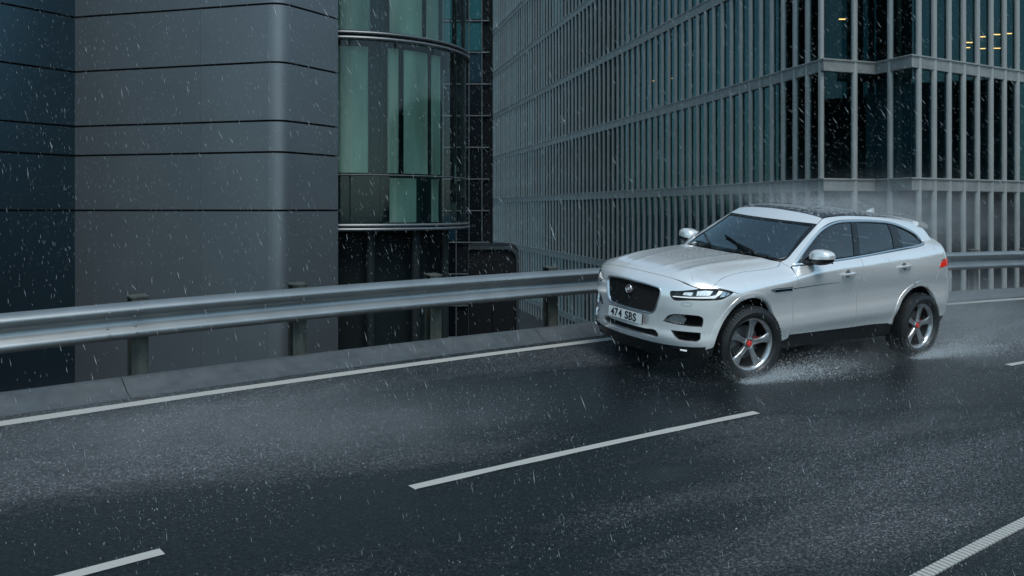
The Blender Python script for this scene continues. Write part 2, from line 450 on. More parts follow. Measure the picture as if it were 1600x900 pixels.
lamp_o = closed([(.778,.525,.872),(.745,.605,.888),(.670,.70,.912),(.585,.785,.938),(.482,.840,.944),(.388,.885,.935),(.300,.918,.912),(.363,.921,.877),(.441,.906,.843),(.546,.857,.828),(.675,.735,.815),(.772,.56,.800)])
grille_half = [(.83,0,.912),(.83,.13,.911),(.82,.30,.902),(.80,.405,.885),(.80,.425,.850),(.81,.41,.761),(.815,.375,.655),(.82,.33,.618),(.83,.20,.608),(.83,0,.606)]
grille_o = sym(loop(grille_half[:3] + grille_half[3:6] + grille_half[6:], [grille_half[-1], grille_half[0]])[:-10])
int1_o = loop([(.785,.460,.562),(.770,.535,.640),(.70,.67,.668),(.62,.785,.672)], [(.62,.785,.672),(.590,.818,.655),(.588,.824,.600),(.592,.820,.562)], [(.592,.820,.562),(.68,.70,.556),(.745,.585,.556),(.785,.460,.562)])
int2_o = loop([(.760,.560,.494),(.68,.70,.502),(.60,.815,.506)], [(.60,.815,.506),(.607,.818,.440),(.62,.79,.414)], [(.62,.79,.414),(.68,.72,.406),(.735,.645,.406)], [(.735,.645,.406),(.75,.60,.440),(.760,.560,.494)])
lg_half = [(.82,0,.452),(.82,.25,.455),(.81,.39,.462),(.80,.43,.430),(.80,.425,.400),(.82,.25,.392),(.82,0,.388)]
lg_o = sym(loop(lg_half, [lg_half[-1], lg_half[0]])[:-10])
FJ = snap([(.45,.853,.955),(.275,.93,.918)], planar(35))
bump_half = loop(A_['hoodfront'] + A_['hoodshut'][1:3], [A_['hoodshut'][2], FJ[0]], [FJ[0],FJ[1],(.083,.956,.862)],
                 A_['farch'], [(.483,.894,.375),(.66,.76,.352),(.80,.5,.335),(.84,.25,.33),(.845,0,.33)], [(.845,0,.33),HC])[:-10]
panel('front_bumper', sym(bump_half), FRONT, M['silver'], car, h=.026, hskirt=.05,
      holes=[grille_o, lg_o, lamp_o, mir(lamp_o), int1_o, mir(int1_o), int2_o, mir(int2_o)])
# black valance under the bumper
val_half = loop([(.845,0,.327),(.84,.25,.327),(.80,.5,.332),(.66,.76,.349),(.483,.894,.372)], [(.483,.894,.372),(.470,.875,.27)], [(.470,.875,.27),(.62,.74,.235),(.74,.5,.215),(.77,.25,.205),(.77,0,.205)], [(.77,0,.205),(.845,0,.327)])[:-10]
panel('lower_valance', sym(val_half), FRONT, M['black_plastic'], car, off=-.004, h=.04)

CW0 = snap([(-.63,.825,1.118),(-.615,.76,1.135),(-.603,.70,1.152)], D45)
fend_o = loop(A_['farch_b'], [(-.366,.921,.36),(-.59,.915,.405)], [(-.595,.92,.438),(-.615,.93,.75),(-.628,.87,1.06),CW0[0]], CW0,
              A_['hoodshut'][::-1][:-2], [A_['hoodshut'][2],FJ[0]], [FJ[0],FJ[1],(.083,.956,.862)])
panel('front_fender', fend_o, planar(32), M['silver'], car, 'LR', h=.03)

dlo_bot = [(-.645,.825,1.128),(-.80,.85,1.139),(-1.302,.86,1.170),(-1.734,.853,1.200),(-2.419,.833,1.254),(-2.86,.815,1.290),(-3.02,.79,1.308)]
dlo_top = [(-3.02,.79,1.308),(-3.085,.765,1.330),(-3.105,.745,1.358),(-3.017,.70,1.44),(-2.838,.675,1.511),(-2.561,.645,1.574),(-2.26,.638,1.594),(-1.868,.643,1.600),(-1.6,.650,1.592),(-1.413,.67,1.562),(-1.211,.697,1.491),(-.963,.745,1.342),(-.645,.825,1.128)]
fd_o = loop(dlo_bot[:4], [dlo_bot[3],(-1.68,.93,.9),(-1.657,.93,.545),(-1.646,.916,.438)], [(-1.646,.916,.438),(-1.1,.92,.432),(-.597,.92,.428)], [(-.597,.92,.428),(-.615,.93,.75),(-.628,.87,1.06),dlo_bot[0]])
panel('front_door', fd_o, planar(10), M['silver'], car, 'LR', h=.034)
dlo_bot = snap(dlo_bot, SIDE); dlo_top = snap(dlo_top, SIDE)
rarch = [(-2.379,.929,.442),(-2.392,.945,.526),(-2.435,.959,.655),(-2.555,.945,.770),(-2.677,.945,.838),(-2.71,.947,.85)]
rd_o = loop(dlo_bot[3:6], [dlo_bot[5],(-2.80,.87,1.2),(-2.72,.945,1.0),(-2.71,.947,.85)], rarch[::-1], [(-2.379,.929,.442),(-2.0,.92,.448),(-1.646,.916,.438)], [(-1.646,.916,.438),(-1.657,.93,.545),(-1.68,.93,.9),dlo_bot[3]])
panel('rear_door', rd_o, planar(10), M['silver'], car, 'LR', h=.034)
# side frame: A pillar, roof rail and rear quarter in one pressing
rarch2 = [(-2.71,.947,.85),(-2.823,.947,.867),(-2.962,.943,.843),(-3.06,.942,.793)]
PIL = snap([(-.603,.70,1.152),(-.69,.715,1.20),(-.80,.700,1.27),(-1.0,.665,1.40),(-1.255,.627,1.552)], TOP)
PIL[0] = CW0[2]
HDR = snap([(-1.255,.627,1.552),(-1.36,.61,1.613)], TOP)
RAIL = snap([(-1.36,.61,1.613),(-1.75,.600,1.645),(-2.2,.592,1.645),(-2.6,.58,1.625),(-3.0,.56,1.58),(-3.16,.548,1.553)], TOP)
DPIL = snap([(-3.24,.60,1.46),(-3.33,.68,1.36),(-3.42,.735,1.25)], TOP)
quart_o = loop(PIL, HDR, RAIL,
               [RAIL[-1]] + DPIL + [(-3.48,.80,1.16)], [(-3.48,.80,1.16),(-3.36,.89,1.165),(-3.22,.924,1.142)], [(-3.22,.924,1.142),(-3.17,.935,1.06),(-3.12,.945,.92),(-3.06,.942,.793)], rarch2[::-1],
               [(-2.71,.947,.85),(-2.72,.945,1.0),(-2.80,.87,1.2),dlo_bot[5]], dlo_bot[5:7], dlo_top, [dlo_top[-1],CW0[0]], CW0)
panel('side_frame', quart_o, planar(45), M['silver'], car, 'LR', h=.03)
# roof
ws_top = snap([(-1.115,0,1.607),(-1.13,.2,1.605),(-1.18,.42,1.585),(-1.255,.627,1.552)], TOP)
header_o = sym(loop(ws_top, [(-1.255,.627,1.552),(-1.36,.61,1.613)], [(-1.36,.61,1.613),(-1.335,.4,1.645),(-1.31,.2,1.66),(-1.305,0,1.663)], [(-1.305,0,1.663),(-1.115,0,1.607)])[:-10])
panel('roof_header', header_o, TOP, M['silver'], car, h=.03)
pano_o = sym(loop([(-1.308,0,1.663),(-1.313,.2,1.66),(-1.338,.4,1.645),(-1.363,.607,1.613)], [(-1.363,.607,1.613),(-1.75,.597,1.645),(-2.2,.589,1.645),(-2.6,.577,1.625),(-2.92,.562,1.595)], [(-2.92,.562,1.6),(-2.95,.3,1.62),(-2.95,0,1.63)], [(-2.95,0,1.63),(-1.308,0,1.663)])[:-10])
panel('roof_glass', pano_o, TOP, M['roof_glass'], car, off=-.003, h=.04)
rroof_o = sym(loop([(-2.953,0,1.63),(-2.953,.3,1.62),(-2.923,.562,1.6)], [(-2.923,.562,1.6),(-3.0,.558,1.58),(-3.16,.546,1.553)], [(-3.16,.546,1.553),(-3.20,.3,1.57),(-3.22,0,1.57)], [(-3.22,0,1.57),(-2.953,0,1.63)])[:-10])
panel('roof_rear', rroof_o, TOP, M['silver'], car, h=.04)
# spoiler over the rear window: real thickness, follows the roof line backwards
sp = MB(); ys = np.linspace(-.64, .64, 17); top = []
for y in ys:
    e = 1 - (abs(y) / .64) ** 8
    xf, xb = -3.13 - .02 * e, -3.35 - .13 * e; zf = float(roof0(np.array([xf]))[0] - .115 * y * y) + .003; zb = zf - .028 - .022 * (1 - e)
    sp.V += [(xf, y, zf - .04), (xf, y, zf), ((xf + xb) / 2, y, (zf + zb) / 2 + .006), (xb, y, zb), (xb + .01, y, zb - .035)]
for i in range(16):
    for k in range(5): sp.F.append((i*5+k, i*5+(k+1) % 5, (i+1)*5+(k+1) % 5, (i+1)*5+k))
sp.F += [(4,3,2,1,0), tuple(80 + k for k in range(5))]
spo = sp.build('spoiler', M['silver'], car, True, 50)
# windscreen with its dark border
ws_o = sym(loop(ws_top[:1] + [(-1.135,.2,1.602),(-1.185,.42,1.582),(-1.257,.622,1.550)], [(-1.257,.622,1.55),(-1.0,.660,1.40),(-.80,.715,1.27),(-.70,.725,1.20),(-.62,.685,1.165),(-.55,.56,1.165)], [(-.55,.56,1.165),(-.46,.38,1.175),(-.42,.2,1.178),(-.41,0,1.178)], [(-.41,0,1.178),(-1.115,0,1.607)])[:-10])
panel('windscreen', ws_o, TOP, M['screen_glass'], car, off=-.005, h=.045, skirt=0)
ring('windscreen_border', ws_o, TOP, M['gloss_black'], car, .045, off=-.003, sides='L')
# side windows
fg_o = loop(dlo_bot[:3] + [(-1.655,.853,1.194)], [(-1.655,.853,1.194),(-1.735,.73,1.42),(-1.815,.645,1.597)], [(-1.815,.645,1.597),(-1.6,.650,1.592),(-1.413,.67,1.562),(-1.211,.697,1.491),(-.963,.745,1.342),(-.645,.825,1.128)])
rg_o = loop([(-1.765,.853,1.202),(-2.40,.833,1.253),(-2.425,.833,1.255)], [(-2.425,.833,1.255),(-2.485,.75,1.42),(-2.495,.65,1.577)], [(-2.495,.65,1.577),(-2.26,.638,1.594),(-1.915,.643,1.600)], [(-1.915,.643,1.600),(-1.845,.73,1.42),(-1.765,.853,1.202)])
qg_o = loop([(-2.62,.82,1.270),(-2.86,.815,1.290),(-3.02,.79,1.308)], dlo_top[:5] + [(-2.645,.655,1.558)], [(-2.645,.655,1.558),(-2.66,.74,1.40),(-2.62,.82,1.270)])
for nm, o_ in (('front_door_window', fg_o), ('rear_door_window', rg_o), ('quarter_window', qg_o)):
    panel(nm, o_, SIDE, M['side_glass'], car, 'LR', off=-.012, h=.05, skirt=0)
bp_o = loop([(-1.655,.853,1.194),(-1.765,.853,1.202)], [(-1.765,.853,1.202),(-1.845,.73,1.42),(-1.915,.643,1.600)], [(-1.915,.643,1.600),(-1.815,.645,1.597)], [(-1.815,.645,1.597),(-1.735,.73,1.42),(-1.655,.853,1.194)])
cp_o = loop([(-2.425,.833,1.255),(-2.62,.82,1.270)], [(-2.62,.82,1.270),(-2.66,.74,1.40),(-2.645,.655,1.558)], [(-2.645,.655,1.558),(-2.561,.645,1.574),(-2.495,.65,1.577)], [(-2.495,.65,1.577),(-2.485,.75,1.42),(-2.425,.833,1.255)])
panel('centre_pillar', bp_o, SIDE, M['gloss_black'], car, 'LR', off=-.006, h=.04)
panel('rear_pillar', cp_o, SIDE, M['gloss_black'], car, 'LR', off=-.006, h=.04)
dlo_o = loop(dlo_bot, dlo_top)
ring('window_trim', dlo_o, SIDE, M['chrome'], car, .027, off=.004)
ring('window_seal', [tuple(p) for p in dlo_o], SIDE, M['black_plastic'], car, .034, off=-.006)
# sills
sill_o = loop([(-.372,.92,.355),(-.59,.915,.400),(-.60,.92,.424),(-1.1,.92,.428),(-1.646,.916,.434),(-2.0,.92,.444),(-2.379,.929,.438)], [(-2.379,.929,.438),(-2.40,.89,.30)], [(-2.40,.89,.30),(-1.4,.88,.285),(-.40,.88,.275)], [(-.40,.88,.275),(-.372,.92,.355)])
panel('sill', sill_o, planar(0), M['black_plastic'], car, 'LR', off=-.006, h=.05)

# flared lip round each wheel opening
def lip(pts, cx, cz):
    c = np.array(cr(pts, 8)); c, N = surf(c, planar(20)); rows = []
    for w, off in ((-.012, -.030), (-.005, -.002), (.0, .0025), (.028, .0035), (.050, .0022), (.054, -.003)):
        r = c[:, [0, 2]] - np.array([cx, cz]); r /= np.linalg.norm(r, axis=1)[:, None]
        q = c.copy(); q[:, [0, 2]] += r * max(w, 0); q, n_ = surf(q, planar(20)); q = q + n_ * off; q[:, [0, 2]] += r * min(w, 0); rows.append(q)
    V = np.vstack(rows); n = len(c)
    return V, [(k*n+i, k*n+i+1, (k+1)*n+i+1, (k+1)*n+i) for k in range(5) for i in range(n - 1)]
for s in (1, -1):
    for pts, cx, cz in ((A_['farch_b'][::-1] + A_['farch'][1:], .07, .42), (rarch + rarch2[1:] + [(-3.146,.955,.699),(-3.186,.947,.588),(-3.212,.923,.474)], -2.80, .44)):
        V, Fc = lip(pts, cx, cz); m_ = MB(); m_.add(V * [1, s, 1], Fc); o = m_.build('arch_lip', M['silver'], car, True, 40)
        nn = o.data.polygons[3 * (len(V) // 6 - 1) + 4].normal
        if nn.y * s < 0: o.data.flip_normals()
def seg(pts): return loop(*[[pts[i], pts[(i + 1) % len(pts)]] for i in range(len(pts))])
# rear end
tl_o = closed([(-3.165,.938,1.070),(-3.20,.930,1.118),(-3.245,.918,1.142),(-3.36,.89,1.160),(-3.50,.79,1.162),(-3.56,.69,1.16),(-3.56,.69,1.10),(-3.46,.83,1.085),(-3.33,.91,1.075)])
tg_half = loop([(-3.26,0,1.54),(-3.25,.3,1.535),(-3.19,.52,1.52)], [(-3.19,.52,1.52)] + DPIL + [(-3.49,.76,1.165)], [(-3.49,.76,1.165),(-3.6,.66,.95),(-3.65,.62,.72)], [(-3.65,.62,.72),(-3.8,.3,.70),(-3.84,0,.70)], [(-3.84,0,.70),(-3.26,0,1.54)])[:-10]
tgw = sym(loop([(-3.30,0,1.48),(-3.29,.3,1.475),(-3.25,.46,1.46)], [(-3.25,.46,1.46),(-3.36,.54,1.36),(-3.44,.62,1.26)], [(-3.44,.62,1.26),(-3.5,.3,1.255),(-3.52,0,1.255)], [(-3.52,0,1.255),(-3.30,0,1.48)])[:-10])
panel('tailgate', sym(tg_half), REAR, M['silver'], car, h=.05, holes=[tgw])
panel('rear_window', tgw, REAR, M['side_glass'], car, off=-.006, h=.07, skirt=0)
rb_half = loop([(-3.85,0,.695),(-3.8,.3,.695),(-3.65,.625,.715)], [(-3.65,.625,.715),(-3.6,.665,.95),(-3.49,.765,1.16)], [(-3.49,.765,1.16),(-3.36,.889,1.162),(-3.223,.924,1.138)], [(-3.223,.924,1.138),(-3.173,.935,1.06),(-3.123,.945,.92),(-3.063,.942,.793)],
               [(-3.063,.942,.793),(-3.146,.955,.699),(-3.186,.947,.588),(-3.212,.923,.474)], [(-3.212,.923,.474),(-3.4,.85,.455),(-3.65,.6,.44),(-3.78,.3,.44),(-3.80,0,.44)], [(-3.80,0,.44),(-3.85,0,.695)])[:-10]
panel('rear_bumper', sym(rb_half), REAR, M['silver'], car, h=.04, holes=[tl_o, mir(tl_o)])
panel('tail_lamp', tl_o, REAR, M['tail'], car, 'LR', off=.003, h=.025)
dif_half = loop([(-3.80,0,.437),(-3.78,.3,.437),(-3.65,.6,.437),(-3.4,.85,.452),(-3.212,.923,.471)], [(-3.212,.923,.471),(-3.23,.88,.34)], [(-3.23,.88,.34),(-3.5,.65,.30),(-3.64,.3,.28),(-3.66,0,.28)], [(-3.66,0,.28),(-3.80,0,.437)])[:-10]
panel('rear_valance', sym(dif_half), REAR, M['black_plastic'], car, off=-.004, h=.05)

# grille: frame, dark back, woven mesh, badge
gr = panel('grille', grille_o, FRONT, M['dark'], car, off=-.055, h=.05, skirt=0)[0]
ring('grille_frame', grille_o, FRONT, M['satin'], gr, .014, off=.001, sides='L', skirt=.05)
uvF, raysF = FRONT
def front_pt(u, z, off=0.0):
    o, d, a, b = raysF(np.array([[u, z]])); q, _ = cast(o, d, a, b, 60); return q[0] + grad(q)[0] * off
gpoly = inset(resample(uvF(grille_o), .02), .004)
mb = MB(); U0, U1, Z0, Z1 = -.42, .42, .59, .93
def strip(poly, u0, z0, u1, z1, w, off):
    n = 26; us = np.linspace(u0, u1, n); zs = np.linspace(z0, z1, n); ins = inside(np.stack([us, zs], 1), poly)
    o, d, a, b = raysF(np.stack([us, zs], 1)); q, _ = cast(o, d, a, b, 50); N = grad(q); q = q + N * off
    for i in range(n - 1):
        if ins[i] and ins[i + 1]:
            t = q[i + 1] - q[i]; s = np.cross(t, N[i]); s /= np.linalg.norm(s); s *= w
            mb.add([q[i] - s - N[i] * .006, q[i] + s - N[i] * .006, q[i+1] + s - N[i] * .006, q[i+1] - s - N[i] * .006, q[i], q[i+1]], [(0, 4, 5, 3), (4, 1, 2, 5)])
for k in np.arange(-.80, .81, .034):
    strip(gpoly, k - .20, .60, k + .20, .92, .0042, -.018)
    strip(gpoly, k + .20, .60, k - .20, .92, .0042, -.022)
mb.build('grille_mesh', M['black_plastic'], gr)
bc, bn = surf([(.83, 0, .815)], FRONT); bc, bn = bc[0], bn[0]; bn = np.array([bn[0], 0, bn[2]]); bn /= np.linalg.norm(bn)
bd = MB(); bd.lathe([(-.02, .044), (.006, .044), (.012, .041), (.010, .036), (.004, .034)], bc, bn, 28)
badge = bd.build('badge', M['chrome'], gr, True)
bd = MB(); bd.lathe([(.003, .0345), (.007, .02), (.009, .0001)], bc, bn, 24); bd.build('badge_enamel', mat('badge_enamel', (.16, .012, .014), .25), gr, True)
# snarling cat face on the badge: brow, cheeks, muzzle, ears
eu = np.array([0, 1, 0.]); ev = np.cross(bn, eu)
def blob(mb_, u, v, ru, rv, h):
    n = 10; b0 = len(mb_.V); mb_.V.append(tuple(bc + bn * (.008 + h) + eu * u + ev * v))
    for k in range(n): mb_.V.append(tuple(bc + bn * .006 + eu * (u + ru * math.cos(2*math.pi*k/n)) + ev * (v + rv * math.sin(2*math.pi*k/n))))
    for k in range(n): mb_.F.append((b0, b0 + 1 + k, b0 + 1 + (k + 1) % n))
fb = MB(); s_ = -1 if ev[2] < 0 else 1
for u, v, a, b, h in ((0, .010, .017, .009, .006), (-.012, -.001, .008, .012, .005), (.012, -.001, .008, .012, .005), (0, -.013, .010, .007, .009), (-.014, .018, .005, .005, .003), (.014, .018, .005, .005, .003), (0, .0, .005, .012, .010)): blob(fb, u, v * s_, a, b, h)
fb.build('badge_face', M['chrome'], gr, True)
# lower grille and side intakes: recessed backs with louvre bars and a silver blade
panel('lower_grille', lg_o, FRONT, M['dark'], car, off=-.05, h=.06, skirt=0)
mb = MB(); lp = inset(resample(uvF(lg_o), .02), .002)
for z in (.405, .420, .435, .45): strip(lp, -.5, z, .5, z, .003, -.02)
mb.build('lower_grille_slats', M['black_plastic'], car)
for sd in 'LR':
    for nm, o_ in (('upper_intake', int1_o), ('lower_intake', int2_o)):
        oo = o_ if sd == 'L' else mir(o_)
        it = panel(nm, oo, FRONT, M['black_plastic'], car, off=-.05, h=.05, skirt=0)[0]
        mb = MB(); lp = inset(resample(uvF(oo), .02), .006); c = (.87 if sd == 'L' else -.87); lo_, hi_ = (.55, .68) if nm == 'upper_intake' else (.40, .51)
        for k in np.arange(-.5, .5, .028):
            strip(lp, c + k - .16, lo_, c + k + .16, hi_, .0035, -.025); strip(lp, c + k + .16, lo_, c + k - .16, hi_, .0035, -.028)
        if mb.V: mb.build('intake_mesh', M['gloss_black'], it)
        if nm == 'upper_intake':      # painted scoop that leads into the opening on its inner side
            sc_o = seg([(.782,.480,.574),(.765,.545,.634),(.72,.635,.655),(.685,.69,.62),(.70,.665,.566),(.745,.585,.562)])
            panel('intake_scoop', sc_o if sd == 'L' else mir(sc_o), FRONT, M['silver'], it, off=-.03, h=.03, gap=.001, skirt=.02)
# fog lamps low in the valance
for s in (1, -1):
    q, n_ = surf([(.70, .66 * s, .318)], FRONT); q, n_ = q[0], n_[0]; t = np.cross([0, 0, 1], n_); t /= np.linalg.norm(t); up = np.cross(n_, t)
    f = MB().box(q + n_ * .002, (.075, .012, .013), (t, n_, up)).build('fog_lamp', M['gloss_black'], car); soften(f, .006)
    f2 = MB().box(q + n_ * .014 - t * .03 * s * -1, (.034, .004, .008), (t, n_, up)).build('fog_lens', M['reflector'], f); soften(f2, .003)
# parking sensor covers / washer flaps under the lamps
for s in (1, -1):
    washer = closed([(.74,.655*s,.755),(.735,.67*s,.785),(.69,.735*s,.79),(.685,.74*s,.760)])
    ring('washer_flap', washer, FRONT, mat('shut_line', (.20,.20,.21), .5) if s == 1 else bpy.data.materials['shut_line'], car, .004, off=.0008, sides='L', h=.015, skirt=.002)
# head lamps
lampm = M['gloss_black']
for s in 'LR':
    mm = (lambda o: o) if s == 'L' else mir
    hl = panel('headlight', mm(lamp_o), FRONT, M['gloss_black'], car, off=-.05, h=.035, skirt=0)[0]
    ring('lamp_bezel', mm(lamp_o), FRONT, M['gloss_black'], hl, .010, off=-.004, sides='L', h=.02, skirt=.045)
    drl = seg([(.765,.550,.822),(.66,.735,.834),(.55,.845,.846),(.50,.876,.850),(.425,.885,.900),(.405,.887,.926),(.445,.868,.930),(.475,.86,.885),(.545,.838,.868),(.66,.725,.850),(.762,.55,.834)])
    panel('running_light', mm(drl), FRONT, M['led'], hl, off=-.012, h=.015, gap=.001, skirt=.01)
    p1 = seg([(.72,.64,.858),(.665,.715,.858),(.65,.715,.895),(.70,.645,.885)])
    p2 = seg([(.64,.755,.862),(.53,.835,.875),(.50,.85,.925),(.56,.80,.928),(.62,.745,.912)])
    for pp_ in (p1, p2):
        panel('projector', mm(pp_), FRONT, M['reflector'], hl, off=-.020, h=.02, gap=.001, skirt=.02)
    t1 = seg([(.455,.895,.862),(.395,.91,.872),(.36,.905,.925),(.40,.885,.925)])
    panel('indicator', mm(t1), FRONT, M['amber_chrome'], hl, off=-.014, h=.02, gap=.001, skirt=.01)
    t2 = seg([(.385,.912,.876),(.33,.92,.902),(.345,.91,.917),(.355,.905,.922)])
    panel('side_reflector', mm(t2), FRONT, M['amber_chrome'], hl, off=-.014, h=.02, gap=.001, skirt=.01)
    panel('lamp_lens', mm(lamp_o), FRONT, M['lens'], hl, off=-.001, h=.04, gap=.004, skirt=0)
# number plate
pl = MB().box((.862, 0, .548), (.006, .262, .057)).build('number_plate', M['ink'], car); soften(pl, .003)
MB().box((.8695, 0, .548), (.0015, .257, .0525)).build('plate_face', M['plate'], pl)
MB().box((.845, 0, .548), (.012, .20, .045)).build('plate_bracket', M['black_plastic'], pl)
def glyph(ch, y, z, h, w, x, parent, m):
    cu = bpy.data.curves.new('character', 'FONT'); cu.body = ch; cu.size = 1; cu.offset = .024; cu.extrude = .004
    tmp = bpy.data.objects.new('tmp', cu); COL.objects.link(tmp)
    dg = bpy.context.evaluated_depsgraph_get(); me = bpy.data.meshes.new_from_object(tmp.evaluated_get(dg)); bpy.data.objects.remove(tmp)
    v = np.array([x_.co[:] for x_ in me.vertices]); lo, hi = v.min(0), v.max(0)
    # glyph x runs to the viewer's right = car +Y (left side of the car); plate faces +X
    for vv, c in zip(me.vertices, v):
        vv.co = (x + (c[2] - lo[2]) * .3, y + (c[0] - lo[0]) / (hi[0] - lo[0]) * w, z + (c[1] - lo[1]) / (hi[1] - lo[1]) * h)
    return link('plate_character', me, m, parent)
yy = -.218
for ch in '474 SBS':
    if ch == ' ': yy += .040; continue
    glyph(ch, yy, .506, .084, .052, .8712, pl, M['ink']); yy += .0605
# fender vents
vent_o = seg([(-.215,.939,.918),(-.30,.937,.930),(-.555,.930,.934),(-.565,.930,.892),(-.30,.937,.884)])
for o in panel('fender_vent', vent_o, planar(0), M['gloss_black'], car, 'LR', off=.003, h=.03): pass
ring('vent_frame', vent_o, planar(0), M['chrome'], car, .011, off=.005, h=.02)
# door crease line below the window and door handles
for s in (1, -1):
    for x0, z0, sl in ((-1.445, 1.043, .05), (-2.452, 1.096, .05)):
        q, n_ = surf([(x0, .94, z0)], planar(5)); q, n_ = q[0] * [1, s, 1], n_[0] * [1, s, 1]
        t = np.array([-1, 0, sl]); t /= np.linalg.norm(t); up = np.cross(t, n_); up /= np.linalg.norm(up); up *= np.sign(up[2])
        cup = MB(); n = 20; cup.V.append(tuple(q + n_ * .0012))
        for k in range(n): cup.V.append(tuple(q + n_ * .002 + t * .042 * math.cos(2*math.pi*k/n) + up * (.042 * math.sin(2*math.pi*k/n) + .002)))
        for k in range(n): cup.F.append((0, 1 + k, 1 + (k + 1) % n))
        hd = MB()
        prof = [(-.013, 0), (-.009, .010), (.006, .012), (.013, .003), (.010, -.008), (-.009, -.008)]
        fr = [(q + t * a + n_ * b, up * c, n_ * c) for a, b, c in ((-.105, .016, .55), (-.095, .026, .9), (-.05, .034, 1.05), (.03, .036, 1.1), (.09, .030, 1.05), (.112, .018, .7))]
        hd.sweep(prof, fr)
        h_ = hd.build('door_handle', M['silver'], car, True)
        cup.build('handle_cup', mat('handle_cup', (.10, .105, .11), .35) if 'handle_cup' not in bpy.data.materials else bpy.data.materials['handle_cup'], h_)
        MB().box(q - t * -.0 + n_ * .036 - up * .004, (.10, .002, .0025), (t, n_, up)).build('handle_strip', M['chrome'], h_)
# dark crease running back from the vent
for s in (1, -1):
    q_, n_ = surf(cr([(-.575, .93, .915), (-.85, .93, .932), (-1.10, .93, .945), (-1.32, .93, .955)], 6), planar(0))
    MB().tube([(a + b_ * .0005) * [1, s, 1] for a, b_ in zip(q_, n_)], [.004 - .003 * i / len(q_) for i in range(len(q_))], 6).build('door_crease', M['black_plastic'], car)
# mirrors: cap, dark lower shell, arm, glass
def superpt(c, r, a, b, e=.72):
    f = lambda v: np.sign(v) * abs(v) ** e
    return np.array([c[0] + r[0] * f(math.cos(b)) * f(math.cos(a)), c[1] + r[1] * f(math.cos(b)) * f(math.sin(a)), c[2] + r[2] * f(math.sin(b))])
for s in (1, -1):
    c = np.array([-.925, .975 * s, 1.238])
    def shell(b0, b1, grow=1.0, flat=-.6):
        V, Fc = [], []; na, nb = 36, 12
        for j in range(nb + 1):
            b = b0 + (b1 - b0) * j / nb
            for i in range(na):
                a = 2 * math.pi * i / na; p = superpt((0, 0, 0), (.100 * grow, .126 * grow, .086 * grow), a, b)
                p[0] = max(p[0], -.062)                                    # flat where the glass sits
                yv = p[1] * s; k = 1 - .22 * max(0, yv / .138)                # slimmer towards the outer tip
                p = np.array([p[0] - .10 * max(0, yv) , p[1], p[2] * k + .012 * (yv / .138)])
                V.append(c + p)
        for j in range(nb):
            for i in range(na): Fc.append((j*na+i, j*na+(i+1) % na, (j+1)*na+(i+1) % na, (j+1)*na+i))
        Fc.append(tuple(range(na))[::-1]); Fc.append(tuple(nb*na + i for i in range(na)))
        m_ = MB(); m_.add(V, Fc); return m_
    mr_ = shell(-.13, math.pi/2 - .03).build('mirror', M['silver'], car, True, 50)
    shell(-math.pi/2 + .03, -.13, .975).build('mirror_lower', M['black_plastic'], mr_, True, 50)
    MB().sweep([(-.035, -.022), (.03, -.026), (.04, 0), (.02, .022), (-.03, .02)], [((-.84, .80*s, 1.165), (1, 0, 0), (0, 0, 1)), ((-.89, .90*s, 1.172), (1, 0, 0), (0, 0, 1)), ((-.92, .95*s, 1.19), (1, 0, 0), (0, 0, 1))]).build('mirror_arm', M['black_plastic'], mr_, True)
    MB().box((c[0] - .066, c[1], c[2] + .0), (.002, .095, .058)).build('mirror_glass', M['chrome'], mr_)
    tr_o = seg([(-.66, .83*1, 1.14), (-.84, .84, 1.15), (-.80, .81, 1.215)])
# wipers
for pts in ([(-.80, -.585, 0), (-.72, -.48, 0), (-.58, -.30, 0), (-.46, -.14, 0)], [(-.72, -.18, 0), (-.655, .0, 0), (-.56, .26, 0), (-.475, .50, 0)]):
    ps = cr(pts, 6); q, n_ = surf(ps, TOP); n = len(q)
    side = [np.cross(n_[i], (q[min(i+1, n-1)] - q[max(i-1, 0)])) / np.linalg.norm(q[min(i+1, n-1)] - q[max(i-1, 0)]) for i in range(n)]
    w = MB().sweep([(-.010, .004), (.010, .004), (.009, .016), (.004, .030), (-.004, .030), (-.009, .016)], [(q[i], side[i], n_[i]) for i in range(n)]).build('wiper', M['black_plastic'], car)
    i0 = n // 2
    MB().tube([q[i0] + n_[i0] * .032, q[-4] + n_[-4] * .045 - side[-4] * .012, q[-1] + n_[-1] * .040 - side[-1] * .02], [.008, .012, .016], 8).build('wiper_arm', M['black_plastic'], w)
# fin aerial
fin = MB(); q, n_ = surf([(-3.08, 0, 1.62)], TOP); q = q[0]
for xx, hh, ww in ((.10, 0, .004), (.06, .022, .018), (.0, .048, .024), (-.05, .064, .022), (-.085, .062, .012), (-.09, 0, .020)):
    fin.V += [tuple(q + [xx, -ww, -.008]), tuple(q + [xx, -ww * .25, hh]), tuple(q + [xx, ww * .25, hh]), tuple(q + [xx, ww, -.008])]
for i in range(5):
    for k in range(4): fin.F.append((i*4+k, i*4+(k+1) % 4, (i+1)*4+(k+1) % 4, (i+1)*4+k))
fin.F.append((20, 21, 22, 23))
fin.build('fin_aerial', M['silver'], car, True)
